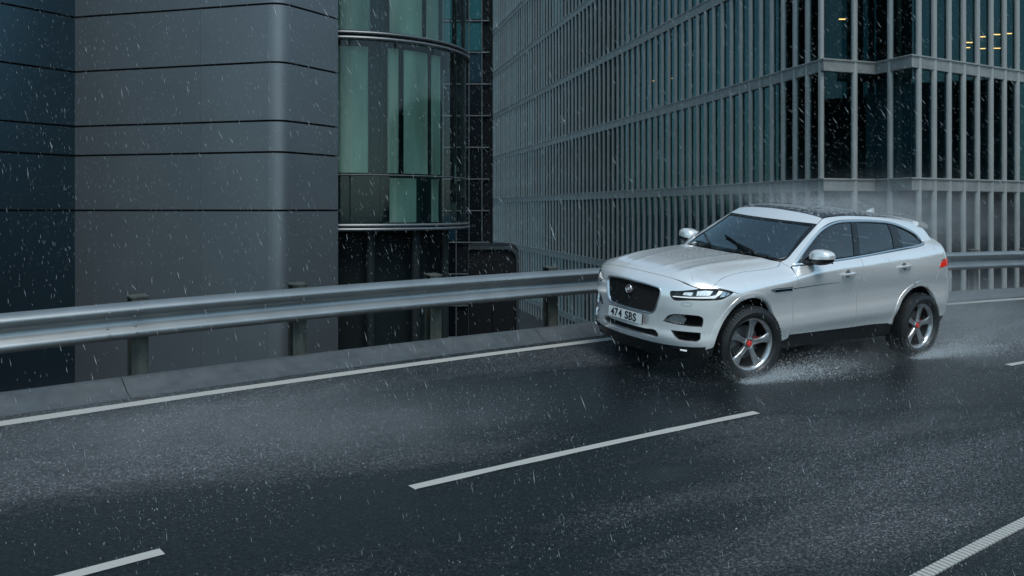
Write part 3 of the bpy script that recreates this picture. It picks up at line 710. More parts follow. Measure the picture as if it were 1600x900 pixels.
# wheels
def wheel(x, y, r=.3815, steer=0):
    s = 1 if y > 0 else -1; c = np.array([x, y, r]); ax = np.array([0, s, 0.])
    rim = MB(); rim.lathe([(-.16, .255), (-.10, .235), (.0, .232), (.055, .238), (.075, .252), (.083, .262), (.083, .268), (.078, .268), (.070, .258), (.055, .247), (.0, .240), (-.16, .262)], c, ax, 56, True)
    rm = rim.build('wheel', M['alloy'], car, True, 50)
    br = MB(); br.lathe([(-.15, .230), (.045, .228)], c, ax, 40); br.build('barrel', M['black_plastic'], rm, True)
    ty = MB(); R = r; prof = [(-.10, .262), (-.125, .275), (-.135, .315), (-.13, .345), (-.122, .362), (-.112, R - .004), (-.09, R), (-.058, R), (-.055, R - .009), (-.047, R - .009), (-.044, R), (-.006, R), (-.003, R - .009), (.003, R - .009), (.006, R), (.044, R), (.047, R - .009), (.055, R - .009), (.058, R), (.09, R), (.112, R - .004), (.122, .362), (.130, .345), (.134, .330), (.137, .327), (.136, .300), (.131, .285), (.122, .275), (.10, .264)]
    ty.lathe(prof, c - ax * .02, ax, 72)
    # shoulder tread blocks
    for k in range(60):
        q = 2 * math.pi * k / 60; d = np.array([math.cos(q), 0, math.sin(q)]); t = np.array([-math.sin(q), 0, math.cos(q)])
        ty.box(c - ax * .02 + d * (.3665) + ax * .110, (.010, .0085, .012), (t, d, ax))
    ty.build('tyre', M['tyre'], rm, True, 40)
    ds = MB(); ds.lathe([(-.03, .05), (-.03, .168), (-.055, .168), (-.055, .05)], c, ax, 40, True); ds.build('brake_disc', M['disc'], rm, True, 40)
    cal = MB()   # caliper hugs the disc
    q0 = math.radians(4) if s == 1 else math.radians(176)
    pr = [(-.075, .100), (.000, .100), (.008, .107), (.008, .160), (.0, .170), (-.075, .170)]
    for i in range(7):
        q = q0 + math.radians(-13 + 26 * i / 6); d = np.array([math.cos(q) * -1 * s * 1.0, 0, math.sin(q)])
        for a, rr in pr: cal.V.append(tuple(c + ax * a + d * rr))
    for i in range(6):
        for k in range(6): cal.F.append((i*6+k, i*6+(k+1) % 6, (i+1)*6+(k+1) % 6, (i+1)*6+k))
    cal.F += [tuple(range(6)), tuple(36 + k for k in range(6))]
    cal.build('brake_caliper', M['red'], rm, True, 40)
    for k in range(5):
        q = math.radians(96 - 72 * k); d = np.array([-math.cos(q) * s * -1, 0, math.sin(q)]); t = np.cross(ax, d)
        sp_ = MB(); fr = []
        for rr, w, a, th in ((.035, .030, .052, .028), (.075, .026, .056, .030), (.13, .027, .058, .028), (.185, .034, .062, .024), (.225, .050, .066, .020), (.250, .070, .068, .016)):
            o_ = c + d * rr
            ring_ = [(-w, a - th), (-w, a - .008), (-w * .72, a), (0, a - .006), (w * .72, a), (w, a - .008), (w, a - th)]
            fr.append([tuple(o_ + t * u + ax * v) for u, v in ring_])
        b0 = 0
        for f_ in fr: sp_.V += f_
        for i in range(5):
            for k2 in range(7): sp_.F.append((i*7+k2, i*7+(k2+1) % 7, (i+1)*7+(k2+1) % 7, (i+1)*7+k2))
        sp_.F += [tuple(range(7)), tuple(35 + k2 for k2 in range(7))]
        sp_.build('spoke', M['alloy'], rm, True, 50)
        qn = math.radians(96 - 72 * k + 36); dn = np.array([math.cos(qn) * s, 0, math.sin(qn)])
        nut = MB(); nut.lathe([(.03, .011), (.058, .011), (.060, .008), (.060, .0001)], c + dn * .052, ax, 6); nut.build('wheel_nut', M['disc'], rm)
    hb = MB(); hb.lathe([(.02, .062), (.050, .060), (.056, .052), (.052, .038)], c, ax, 28); hb.build('hub', M['alloy'], rm, True)
    pv_ = Matrix.Translation(Vector(c)); rm.matrix_local = pv_ @ Matrix.Rotation(math.radians(steer), 4, 'Z') @ pv_.inverted()
    cp = MB(); cp.lathe([(.050, .032), (.060, .029), (.063, .0001)], c, ax, 24); cp.build('hub_cap', M['cap_red'], rm, True)
for x in (0, -2.874):
    for y in (.86, -.86): wheel(x, y, steer=-8 if x == 0 else 0)
# arch liners, floor, engine and boot bulkheads: what closes the car from below and behind the gaps
for cx, cz, r in ((.06, .40, .475), (-2.80, .41, .455)):
    for s in (1, -1):
        V, Fc = [], []; n = 24
        for i in range(n + 1):
            q = math.pi * (1.10 - 1.20 * i / n)
            for yv in (.50, .905 - .09 * sstep(.25, .5, abs(r * math.cos(q)))): V.append((cx + r * math.cos(q), yv * s, cz + r * math.sin(q)))
        for i in range(n): Fc.append((2*i, 2*i+1, 2*i+3, 2*i+2))
        b0 = len(V); V.append((cx, .5 * s, cz))
        for i in range(n): Fc.append((b0, 2*i, 2*i+2))
        mesh('arch_liner', V, Fc, M['black_plastic'], car, True)
MB().box((-1.40, 0, .30), (1.95, .62, .03)).build('floor_pan', M['dark'], car)
MB().box((-1.38, 0, .33), (.98, .86, .04)).build('cabin_floor', M['dark'], car)
MB().box((.66, 0, .55), (.02, .60, .32)).build('radiator', M['dark'], car)
MB().box((-.52, 0, .72), (.02, .70, .32)).build('firewall', M['dark'], car)
# cabin
ds = MB().sweep([(-.02, .0), (.30, .02), (.40, -.05), (.42, -.16), (.36, -.34), (-.02, -.34)], [((-.52, yv, 1.10), (-1, 0, 0), (0, 0, 1)) for yv in (-.66, .66)]).build('dashboard', M['dash'], car); soften(ds, .03, 3)
bn_ = MB().sweep([(0, 0), (.10, .045), (.22, .03), (.24, -.04), (0, -.04)], [((-.66, yv, 1.115), (-1, 0, 0), (0, 0, 1)) for yv in (.20, .56)]).build('instrument_hood', M['dash'], car); soften(bn_, .02, 3)
sw = MB(); ca = math.radians(24); sax = np.array([-math.cos(ca), 0, math.sin(ca)]); sc_ = np.array([-1.02, .38, 1.07])
u_ = np.array([0, 1., 0]); v_ = np.cross(sax, u_)
for i in range(32):
    q = 2 * math.pi * i / 32; d = u_ * math.cos(q) + v_ * math.sin(q)
    for k in range(8):
        w = 2 * math.pi * k / 8; sw.V.append(tuple(sc_ + d * (.185 + .016 * math.cos(w)) + sax * .016 * math.sin(w)))
for i in range(32):
    for k in range(8): sw.F.append((i*8+k, ((i+1) % 32)*8+k, ((i+1) % 32)*8+(k+1) % 8, i*8+(k+1) % 8))
stw = sw.build('steering_wheel', M['seat'], car, True)
for q in (180, 0, 270):
    d = u_ * math.cos(math.radians(q)) + v_ * math.sin(math.radians(q)); MB().tube([sc_ - sax * .02, sc_ + d * .18], [.022, .014], 8).build('wheel_spoke', M['satin'], stw)
MB().lathe([(-.03, .07), (.0, .065), (.012, .05), (.016, .0001)], sc_, sax, 20).build('wheel_boss', M['seat'], stw, True)
def seat(x, y, w=.25, back=.62, rec=14):
    cr_ = math.radians(rec); bx = np.array([math.sin(-cr_), 0, math.cos(cr_)])
    b = MB(); fr = []
    for t, ww, th in ((0, .9, .07), (.12, 1, .085), (.3, .95, .08), (.5, .98, .075), (back, .78, .05)):
        o = np.array([x, y, .72]) + bx * t; fr.append((o, (0, 1, 0), (math.cos(cr_), 0, math.sin(cr_)), ww * w, th))
    V = []; 
    for o, u, v, ww, th in fr:
        for a, c2 in ((-1, .75), (-.8, 1.1), (-.3, .55), (.3, .55), (.8, 1.1), (1, .75), (.9, -.8), (-.9, -.8)): V.append(tuple(o + np.array(u) * a * ww + np.array(v) * c2 * th))
    b.V = V
    for i in range(4):
        for k in range(8): b.F.append((i*8+k, i*8+(k+1) % 8, (i+1)*8+(k+1) % 8, (i+1)*8+k))
    b.F += [tuple(range(8)), tuple(32 + k for k in range(8))]
    st = b.build('seat_back', M['seat'], car, True, 60); soften(st, .02, 2)
    cu = MB().box((x + .26, y, .66), (.26, w, .07)).build('seat_cushion', M['seat'], st, True); soften(cu, .05, 3)
    hp = np.array([x, y, .72]) + bx * (back + .10)
    h = MB().box(hp + np.array([.03, 0, .02]), (.05, .13, .09)).build('headrest', M['seat'], st, True); soften(h, .04, 3)
for y in (.39, -.39): seat(-1.62, y)
for y in (.40, -.40): seat(-2.52, y, .30, .55, 22)
rvm = MB().box((-1.20, 0, 1.475), (.018, .12, .035)).build('rear_view_mirror', M['black_plastic'], car, True); soften(rvm, .012, 2)
MB().box((-1.26, 0, 1.545), (.05, .09, .02)).build('sensor_housing', M['black_plastic'], car, True)
hl_ = MB(); xs = np.linspace(-1.42, -3.0, 12)
for x in xs:
    for y in (-.56, -.3, 0, .3, .56): hl_.V.append((x, y, float(roof0(np.array([x]))[0]) - .115 * y * y - .07))
for i in range(11):
    for k in range(4): hl_.F.append((i*5+k, i*5+k+1, (i+1)*5+k+1, (i+1)*5+k))
hl_.build('headlining', mat('headlining', (.10, .10, .105), .9), car, True)

# ------------------------------------------------------------------ ROAD, KERB, GUARD RAIL (road frame; the edge line bends gently)
def edge_y(x):
    xx = np.clip(x, -30, 26)
    return -1.085 + .075 * xx + .0065 * xx * xx + (x - xx) * (.075 + .013 * xx)
def edge_f(x):
    s = (edge_y(x + .01) - edge_y(x - .01)) / .02; t = np.array([1, s, 0]); t /= np.linalg.norm(t)
    return np.array([x, edge_y(x), 0]), t, np.array([-t[1], t[0], 0])       # point, along (+X), towards the lanes
def along(name, prof, x0, x1, m, parent, step=.25, smooth=True):
    """sweep a profile (d towards the lanes, z) along the edge line"""
    n = max(2, int(abs(x1 - x0) / step) + 1); fr = []
    for x in np.linspace(x0, x1, n):
        o, t, nn = edge_f(x); fr.append((o, nn, (0, 0, 1)))
    return MB().sweep(prof, fr).build(name, m, parent, smooth, 30)

def asphalt():
    m = bpy.data.materials.new('wet_asphalt'); m.use_nodes = True; nt = m.node_tree; L = nt.links; b = nt.nodes['Principled BSDF']
    tc = nt.nodes.new('ShaderNodeTexCoord')
    def noise(sc, det, vec, rough=.55):
        n = nt.nodes.new('ShaderNodeTexNoise'); n.inputs['Scale'].default_value = sc; n.inputs['Detail'].default_value = det; n.inputs['Roughness'].default_value = rough
        L.new(vec, n.inputs['Vector']); return n.outputs['Fac']
    def ramp(v, a, b_, c, d):
        n = nt.nodes.new('ShaderNodeMapRange'); n.inputs[1].default_value = a; n.inputs[2].default_value = b_; n.inputs[3].default_value = c; n.inputs[4].default_value = d; L.new(v, n.inputs[0]); return n.outputs[0]
    def math_(op, a, b_):
        n = nt.nodes.new('ShaderNodeMath'); n.operation = op
        for i, v in enumerate((a, b_)):
            if isinstance(v, (int, float)): n.inputs[i].default_value = v
            else: L.new(v, n.inputs[i])
        return n.outputs[0]
    mp = nt.nodes.new('ShaderNodeMapping'); mp.inputs['Scale'].default_value = (.16, .75, 1); L.new(tc.outputs['Object'], mp.inputs['Vector'])
    film = noise(1.0, 4, mp.outputs[0])                 # broad bands where the surface lies wetter or drier
    for cx, cy, rx, ry, am in ((5.3, .55, 2.6, 1.15, .17), (.9, 3.1, 3.0, 1.0, .15), (-4.5, 1.3, 2.5, 1.2, .10), (1.8, .9, 2.2, .85, -.16), (-1.7, 1.9, 2.6, .75, -.17), (6.6, 1.9, 2.2, .8, -.10)):   # coarser patches, colour paled for the rain haze over them; smoother, wetter lanes between
        vm = nt.nodes.new('ShaderNodeVectorMath'); vm.operation = 'SUBTRACT'; L.new(tc.outputs['Object'], vm.inputs[0]); vm.inputs[1].default_value = (cx, cy, 0)
        v2 = nt.nodes.new('ShaderNodeVectorMath'); v2.operation = 'MULTIPLY'; L.new(vm.outputs[0], v2.inputs[0]); v2.inputs[1].default_value = (1/rx, 1/ry, 0)
        v3 = nt.nodes.new('ShaderNodeVectorMath'); v3.operation = 'LENGTH'; L.new(v2.outputs[0], v3.inputs[0])
        film = math_('ADD', film, ramp(v3.outputs['Value'], .1, 1.25, am, 0))
    stone = noise(38, 5, tc.outputs['Object'], .78); chip = nt.nodes.new('ShaderNodeTexVoronoi'); chip.inputs['Scale'].default_value = 48; L.new(tc.outputs['Object'], chip.inputs['Vector'])
    dry = ramp(film, .50, .72, 0, 1)
    c1 = nt.nodes.new('ShaderNodeMix'); c1.data_type = 'RGBA'; L.new(dry, c1.inputs[0]); c1.inputs[6].default_value = (.008, .0115, .0135, 1); c1.inputs[7].default_value = (.046, .050, .055, 1)
    gr_ = ramp(stone, .36, .68, .25, 2.0); c2 = nt.nodes.new('ShaderNodeMix'); c2.data_type = 'RGBA'; c2.blend_type = 'MULTIPLY'; c2.inputs[0].default_value = 1
    L.new(c1.outputs[2], c2.inputs[6]); L.new(gr_, c2.inputs[7]); chip2 = nt.nodes.new('ShaderNodeTexVoronoi'); chip2.inputs['Scale'].default_value = 85; L.new(tc.outputs['Object'], chip2.inputs['Vector'])
    sx = nt.nodes.new('ShaderNodeSeparateColor'); L.new(chip2.outputs['Color'], sx.inputs[0])
    pale = math_('MULTIPLY', ramp(sx.outputs[0], .70, .95, 0, 1), ramp(film, .48, .70, .06, 1))        # pale chippings
    c3 = nt.nodes.new('ShaderNodeMix'); c3.data_type = 'RGBA'; L.new(pale, c3.inputs[0]); L.new(c2.outputs[2], c3.inputs[6]); c3.inputs[7].default_value = (.17, .175, .185, 1)
    L.new(c3.outputs[2], b.inputs['Base Color'])
    L.new(math_('ADD', ramp(film, .44, .70, .14, .46), ramp(stone, .3, .7, -.06, .08)), b.inputs['Roughness'])
    h = math_('ADD', math_('MULTIPLY', stone, .6), math_('MULTIPLY', chip.outputs['Distance'], .6))
    bp = nt.nodes.new('ShaderNodeBump'); bp.inputs['Strength'].default_value = 1.0; bp.inputs['Distance'].default_value = .022; L.new(ramp(film, .44, .66, .30, 1.0), bp.inputs['Strength']); L.new(h, bp.inputs['Height']); L.new(bp.outputs[0], b.inputs['Normal'])
    b.inputs['IOR'].default_value = 1.34
    return m
M['asphalt'] = asphalt()
def paint(name, col, wear):
    """road paint worn through to the stone in places"""
    m = mat(name, col, .42, bump=(110, .5, .006)); nt = m.node_tree; b = nt.nodes['Principled BSDF']
    tc = nt.nodes.new('ShaderNodeTexCoord'); n = nt.nodes.new('ShaderNodeTexNoise'); n.inputs['Scale'].default_value = 60; n.inputs['Detail'].default_value = 5; n.inputs['Roughness'].default_value = .7
    nt.links.new(tc.outputs['Object'], n.inputs['Vector']); mr = nt.nodes.new('ShaderNodeMapRange'); mr.inputs[1].default_value = wear; mr.inputs[2].default_value = wear + .12; nt.links.new(n.outputs['Fac'], mr.inputs[0])
    mx = nt.nodes.new('ShaderNodeMix'); mx.data_type = 'RGBA'; mx.inputs[6].default_value = (*col, 1); mx.inputs[7].default_value = (.13, .13, .13, 1); nt.links.new(mr.outputs[0], mx.inputs[0]); nt.links.new(mx.outputs[2], b.inputs['Base Color'])
    return m
M['paint'] = paint('road_paint', (.40, .395, .37), .62)
V, Fc = [], []; xs = np.arange(-60, 46, 1.0); ds_ = [-.62, .0, 1, 2.6, 4, 5.2, 8, 12, 17]
for x in xs:
    o, t, nn = edge_f(x)
    for d in ds_: V.append(o + nn * d)
nd = len(ds_)
for i in range(len(xs) - 1):
    for k in range(nd - 1): Fc.append((i*nd+k, (i+1)*nd+k, (i+1)*nd+k+1, i*nd+k+1))
road = on_road(tag(mesh('road', V, Fc, M['asphalt']), kind='structure'))
if road.data.polygons[0].normal.z < 0: road.data.flip_normals()
on_road(tag(along('bridge_deck', [(-.60, -.02), (17, -.02), (17, -.9), (-.60, -.9)], -60, 45, mat('deck_concrete', (.12, .12, .12), .8, noise=(3, .3)), None, 1.0, False), kind='structure'))
def line(name, x0, x1, d, w, step=.3, m=None):
    n = max(2, int(abs(x1 - x0) / step)); V = []
    for i, x in enumerate(np.linspace(x0, x1, n)):
        o, t, nn = edge_f(x); dd = d(x) if callable(d) else d; j = .003 * math.sin(x * 9.1) + .002 * math.sin(x * 23)
        o = o + np.array([0, dd, 0]); V += [o + nn * (-w/2 + j) + [0, 0, .004], o + nn * (w/2 - j) + [0, 0, .004]]
    o = mesh(name, V, [(2*i, 2*i+2, 2*i+3, 2*i+1) for i in range(n - 1)], m or M['paint'], road)
    if o.data.polygons[0].normal.z < 0: o.data.flip_normals()
    return o
line('edge_line', -55, 40, 0, .115)
DOFF = lambda x: float(np.interp(x, [-3.7, .77, 4.3, 6.4], [2.87, 2.74, 2.61, 2.61]))
for x0, x1 in ((5.89, 9.4), (.77, 4.31), (-7.1, -3.66), (-15, -11.5), (-23, -19.5)): line('lane_dash', x0, x1, DOFF, .075)
# ribbed line on the near side
rl = MB(); n = 0
for x in np.arange(-6, 9, .045):
    o, t, nn = edge_f(x); o = o + np.array([0, 5.15, 0])
    rl.box(o + np.array([0, 0, .006]), (.0165, .036, .005), (t, nn, (0, 0, 1)))
rb_ = rl.build('ribbed_line', M['paint'], road); tag(rb_, kind='stuff')
line('ribbed_line_base', -6, 9, 5.15, .068, m=paint('road_paint_thin', (.22, .22, .21), .55))

# kerb: one stone after another
M['kerb'] = mat('wet_concrete', (.062, .070, .076), .34, noise=(9, .18), bump=(60, .4, .006), rvar=(3, .25, .6))
kerb = empty('kerb', label='low wet concrete kerb with sloping face carrying the guard rail posts', cat='kerb'); on_road(kerb)
KP = [(-.165, -.02), (-.17, .006), (-.25, .026), (-.272, .038), (-.372, .100), (-.388, .109), (-.445, .109), (-.452, .102), (-.452, .05), (-.62, .045), (-.62, -.5), (-.165, -.5)]
JX = [26, 20, 14.5, 10, 5.475, .95, -3.5, -8, -12.5, -17, -22, -28, -34]
for a, b_ in zip(JX, JX[1:]): along('kerb_stone', KP, a - .004, b_ + .004, M['kerb'], kerb)

# guard rail
M['galv'] = mat('galvanised_steel', (.33, .345, .35), .40, .82, noise=(3, .12), bump=(30, .05, .003))
M['post'] = mat('weathered_post', (.060, .064, .054), .6, .15, noise=(12, .5), bump=(30, .3, .004), stretch=(1, 1, .35))
rail = empty('guard_rail', label='galvanised corrugated steel guard rail curving along the kerb behind the car', cat='guard rail'); on_road(rail)
ztop = spl([-12, -8, 0, 3.55, 5.45, 6.45, 9], [.795, .785, .768, .748, .728, .712, .69])
WP = [(-.060, 0), (-.040, -.003), (-.006, -.014), (.030, -.036), (.038, -.052), (.035, -.068), (.018, -.080), (-.026, -.108), (-.038, -.124), (-.042, -.150), (-.038, -.172), (-.026, -.190), (.026, -.226), (.038, -.240), (.041, -.254), (.034, -.270), (.010, -.284), (-.030, -.304), (-.050, -.312)]
WPc = WP + [(u - .004, v) for u, v in WP[::-1]]
def beam(x0, x1, out=0.0):
    n = max(2, int(abs(x1 - x0) / .2)); fr = []
    for x in np.linspace(x0, x1, n):
        o, t, nn = edge_f(x); fr.append((o + nn * (-.42 + out) + np.array([0, 0, float(ztop(np.array([x]))[0])]), nn, (0, 0, 1)))
    return MB().sweep(WPc, fr).build('rail_beam', M['galv'], rail, True, 50)
BX = [30, 24, 17.5, 11.6, 5.475, -.78, -7.2, -13.6, -20, -26]
for i, (a, b_) in enumerate(zip(BX, BX[1:])): beam(a + .16, b_ - .16, .005 * (i % 2))
WUP = RM.T @ np.array([0, 0, 1.0])          # plumb line seen from the banked road
PX = [8.4, 6.8, 5.28, 3.80, 2.22, .55, -.95, -2.55, -4.15, -5.75, -7.35, -8.95, -10.55, -12.15, -13.75, -15.35, -17, -19, -21]
for x in PX:
    o, t, nn = edge_f(x); zt_ = float(ztop(np.array([x]))[0]) + .008; base = o + nn * -.545 + np.array([0, 0, -.30]); Lh = zt_ + .30
    p = MB()
    for c, h in (((.052, 0), (.007, .070)), ((-.052, 0), (.007, .070)), ((0, 0), (.046, .006))):       # rolled H section, flanges towards the road
        p.box(base + nn * c[0] + WUP * Lh / 2, (h[0], h[1], Lh / 2), (nn, t, WUP))
    po = p.build('post', M['post'], rail)
    MB().box(base + WUP * (Lh + .006), (.066, .080, .006), (nn, t, WUP)).build('post_cap', M['post'], po)
    MB().box(o + nn * -.503 + np.array([0, 0, zt_ - .21]), (.026, .05, .10), (nn, t, WUP)).build('spacer', M['galv'], po)
    bo = MB()
    bo.lathe([(0, .018), (.008, .017), (.012, .008), (.012, .0001)], o + nn * -.464 + np.array([0, 0, zt_ - .208]), nn, 10); bo.build('bolt', M['galv'], po, True)
for x in BX[3:7]:
    for dx in (-.11, .11):
        for dz in (-.058, -.245, -.118, -.20):
            o, t, nn = edge_f(x + dx); u = np.interp(-dz, [-v for _, v in WP], [u for u, _ in WP])
            b_ = MB(); b_.lathe([(0, .013), (.006, .012), (.009, .006), (.009, .0001)], o + nn * (-.415 + u) + np.array([0, 0, float(ztop(np.array([x + dx]))[0]) + dz]), nn, 8); b_.build('splice_bolt', M['galv'], rail, True)

# ------------------------------------------------------------------ GROUND below the ramp
tag(mesh('ground', [(-900, -900, -5), (900, -900, -5), (900, 900, -5), (-900, 900, -5)], [(0, 1, 2, 3)], mat('ground_asphalt', (.035, .038, .04), .5, noise=(.4, .3))), kind='structure')

# ------------------------------------------------------------------ METAL-CLAD TOWER on the left (plan points in metres)
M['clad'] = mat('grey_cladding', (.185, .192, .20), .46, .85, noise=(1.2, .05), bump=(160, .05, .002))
M['core'] = mat('shadow_gap', (.006, .007, .008), .8)
tower = empty('clad_tower', (-6, 16, -5), 'tall tower clad in dull grey metal sheets with thin black horizontal joints', 'building')
TM = Vector(tower.location)
def wall_run(points):
    """dense plan polyline -> cumulative"""
    P_ = np.array(points, float); s = np.r_[0, np.cumsum(np.linalg.norm(np.diff(P_, axis=0), axis=1))]; return P_, s
cA, cB, cC, cD = np.array([-11.0, 10.85]), np.array([-7.77, 16.13]), np.array([-3.82, 14.98]), np.array([-3.12, 16.28])
d1 = (cB - cC) / np.linalg.norm(cB - cC); d2 = (cD - cC) / np.linalg.norm(cD - cC); rr_ = .24
arc = [cC + d1 * rr_ * (1 - t) ** 2 + d2 * rr_ * t ** 2 for t in np.linspace(0, 1, 9)]
runs = []
for a, b_, n in ((cA, cB, 3), (cB, arc[0], 3)):
    for i in range(n): runs.append((a + (b_ - a) * i / n, a + (b_ - a) * (i + 1) / n))
BOW = [.004, -.004, .005, .006, -.005, .002]
zb = [-5, 2.25, 3.22, 3.74, 4.71, 5.68, 6.65, 7.62, 8.59]
M['shaded_clad'] = mat('shaded_cladding', (.045, .075, .095), .30, .85, noise=(1.2, .05))  # darker copy of the cladding: shade of the left facet put into its colour
def clad_panel(pts, z0, z1, bow, m='clad'):
    pts = np.array(pts); n = len(pts); tt = np.gradient(pts, axis=0); tt /= np.linalg.norm(tt, axis=1)[:, None]; nn = np.stack([tt[:, 1], -tt[:, 0]], 1)
    u = np.linspace(-1, 1, n); pts = pts + nn * (bow * (1 - u * u))[:, None]
    V = []
    for p, q in zip(pts, nn):
        for off, z in ((.0, z0 + .017), (.0, z1 - .017), (-.06, z1 - .017), (-.06, z0 + .017)): V.append((p[0] + q[0]*off - TM.x, p[1] + q[1]*off - TM.y, z - TM.z))
    Fc = [(i*4+k, i*4+(k+1) % 4, (i+1)*4+(k+1) % 4, (i+1)*4+k) for i in range(n - 1) for k in range(4)] + [(0, 1, 2, 3)[::-1], tuple((n-1)*4 + k for k in range(4))]
    m_ = MB(); m_.add(V, Fc); return m_.build('cladding_panel', M[m], tower, True, 40)
for i in range(len(zb) - 1):
    for j, (a, b_) in enumerate(runs):
        t = (b_ - a) / np.linalg.norm(b_ - a) * .0015
        clad_panel([a + t + (b_ - a - 2 * t) * k / 8 for k in range(9)], zb[i], zb[i+1], BOW[j], 'shaded_clad' if j < 3 else 'clad')
    clad_panel(arc, zb[i], zb[i+1], 0)
    clad_panel([arc[-1] + (cD - arc[-1]) * k / 6 for k in range(7)], zb[i], zb[i+1], .012)
ctr = []
for p in [cA, cB, *arc, cD]: ctr.append(p)
cp_ = np.array(ctr); off_ = []
for i, p in enumerate(cp_):
    t = cp_[min(i+1, len(cp_)-1)] - cp_[max(i-1, 0)]; t /= np.linalg.norm(t); off_.append(p - np.array([t[1], -t[0]]) * .07)
poly = [*off_, np.array([-5.2, 24.]), np.array([-14, 24.]), np.array([-14, 10.9])]
V = [(p[0]-TM.x, p[1]-TM.y, 0) for p in poly] + [(p[0]-TM.x, p[1]-TM.y, 13.5) for p in poly]; n = len(poly)
mesh('core_wall', V, [(i, (i+1) % n, n + (i+1) % n, n + i) for i in range(n)] + [tuple(range(n, 2*n))], M['core'], tower)

# unseen dark block added at the right so the tower facets mirror it darker
nb = empty('unseen_block', (36, -2, -5), 'unseen dark block with plain window bands, added right of the road to darken reflections', 'building')
MB().box((6, 7, 7), (6, 25, 7)).build('wall', mat('unseen_block_wall', (.014, .020, .024), .7, noise=(.5, .3), Specular_IOR_Level=.2), nb)
for k in range(3): MB().box((-.02, 7, 3 + 3.6 * k), (.03, 24.6, .9)).build('window_band', mat('unseen_block_glass', (.006, .012, .016), .1) if k == 0 else bpy.data.materials['unseen_block_glass'], nb)

# ------------------------------------------------------------------ CURVED GLASS BAY
DC, DR = np.array([-3.38, 18.95]), 2.42
bay = empty('glass_bay', (DC[0], DC[1], -5), 'curved bay of greenish glass with slim metal rings beside the clad tower', 'building')
M['bay_glass'] = glass_mat('bay_glass', (.68, .86, .82), .8, .05, 1.5)
M['ring'] = mat('ring_metal', (.13, .14, .15), .4, .5)
M['blind'] = mat('pale_blind', (.46, .48, .40), .8, noise=(1.6, .4), stretch=(1, 1, .25))
M['deep'] = mat('dark_interior', (.014, .034, .038), .7)
def dp(a, r, z): return (r * math.cos(math.radians(a)), r * math.sin(math.radians(a)), z + 5)
def hoop(z, h, w, r=DR):
    b_ = MB(); A = np.arange(-185, 30, 4)
    V = []; prof = [(-.05, -h/2), (w, -h/2), (w + .012, 0), (w, h/2), (-.05, h/2)]
    for a in A:
        for u, v in prof: V.append(dp(a, r + u, z + v))
    Fc = [(i*5+k, i*5+(k+1) % 5, (i+1)*5+(k+1) % 5, (i+1)*5+k) for i in range(len(A) - 1) for k in range(5)]
    b_.add(V, Fc); return b_
for z, h, w in ((5.50, .045, .05), (5.40, .05, .07), (2.90, .022, .02), (1.975, .05, .05), (1.90, .05, .08), (8.9, .05, .07)): hoop(z, h, w).build('ring', M['ring'], bay, True, 30)
for z0, z1 in ((1.99, 2.885), (2.915, 5.38), (5.53, 8.88)):
    for a0 in np.arange(-180, 20, 20):
        V = []
        for a in np.linspace(a0 + .25, a0 + 19.75, 7): V += [dp(a, DR, z0), dp(a, DR, z1)]
        mesh('glass_pane', V, [(2*i, 2*i+2, 2*i+3, 2*i+1) for i in range(6)], M['bay_glass'], bay, True)
for a in (-100, -66, -20, 10): MB().box(dp(a, DR - .05, 5.4), (.04, .02, 3.45), ((math.cos(math.radians(a)), math.sin(math.radians(a)), 0), (-math.sin(math.radians(a)), math.cos(math.radians(a)), 0), (0, 0, 1))).build('mullion', M['deep'], bay)
# blinds drawn across parts of the storey, with dark gaps between them
for z0, z1, spans in ((2.95, 5.30, ((-97, -71), (-61, -55), (-52, -37), (-33, -26))), (5.6, 8.7, ((-98, -70), (-60, -41), (-37, -27))), (2.02, 2.86, ((-60, -44), (-33, -28)))):
    for a0, a1 in spans:
        V = []; A = np.arange(a0, a1 + .1, 1.0)
        for i, a in enumerate(A):
            r = DR - .26 + (.02 if i % 2 else -.02); V += [dp(a, r, z0), dp(a, r, z1)]
        mesh('blind', V, [(2*i, 2*i+2, 2*i+3, 2*i+1) for i in range(len(A) - 1)], M['blind'], bay, True)
for z in (1.93, 5.45, 8.9):
    V = [dp(a, DR - .06, z + s) for s in (-.07, .07) for a in range(0, 360, 10)]
    mesh('floor_slab', V, [(i, (i+1) % 36, 36 + (i+1) % 36, 36 + i) for i in range(36)] + [tuple(range(36))[::-1], tuple(range(36, 72))], M['deep'], bay)
for q, (r, z0, z1) in enumerate(((1.92, 2.0, 8.8), (1.95, -5, 1.86))):
    V = [dp(a, r, z) for z in (z0, z1) for a in range(0, 360, 15)]
    mesh('core', V, [(i, (i+1) % 24, 24 + (i+1) % 24, 24 + i) for i in range(24)], M['deep'] if q == 0 else mat('undercroft_wall', (.006, .010, .011), .6, Specular_IOR_Level=.15), bay, True)
for a in (-120, -95, -70, -45, -20): MB().tube([dp(a, 2.15, -5), dp(a, 2.15, 1.86)], .09, 12).build('column', mat('column_paint', (.012, .016, .017), .5, Specular_IOR_Level=.2) if 'column_paint' not in bpy.data.materials else bpy.data.materials['column_paint'], bay, True)

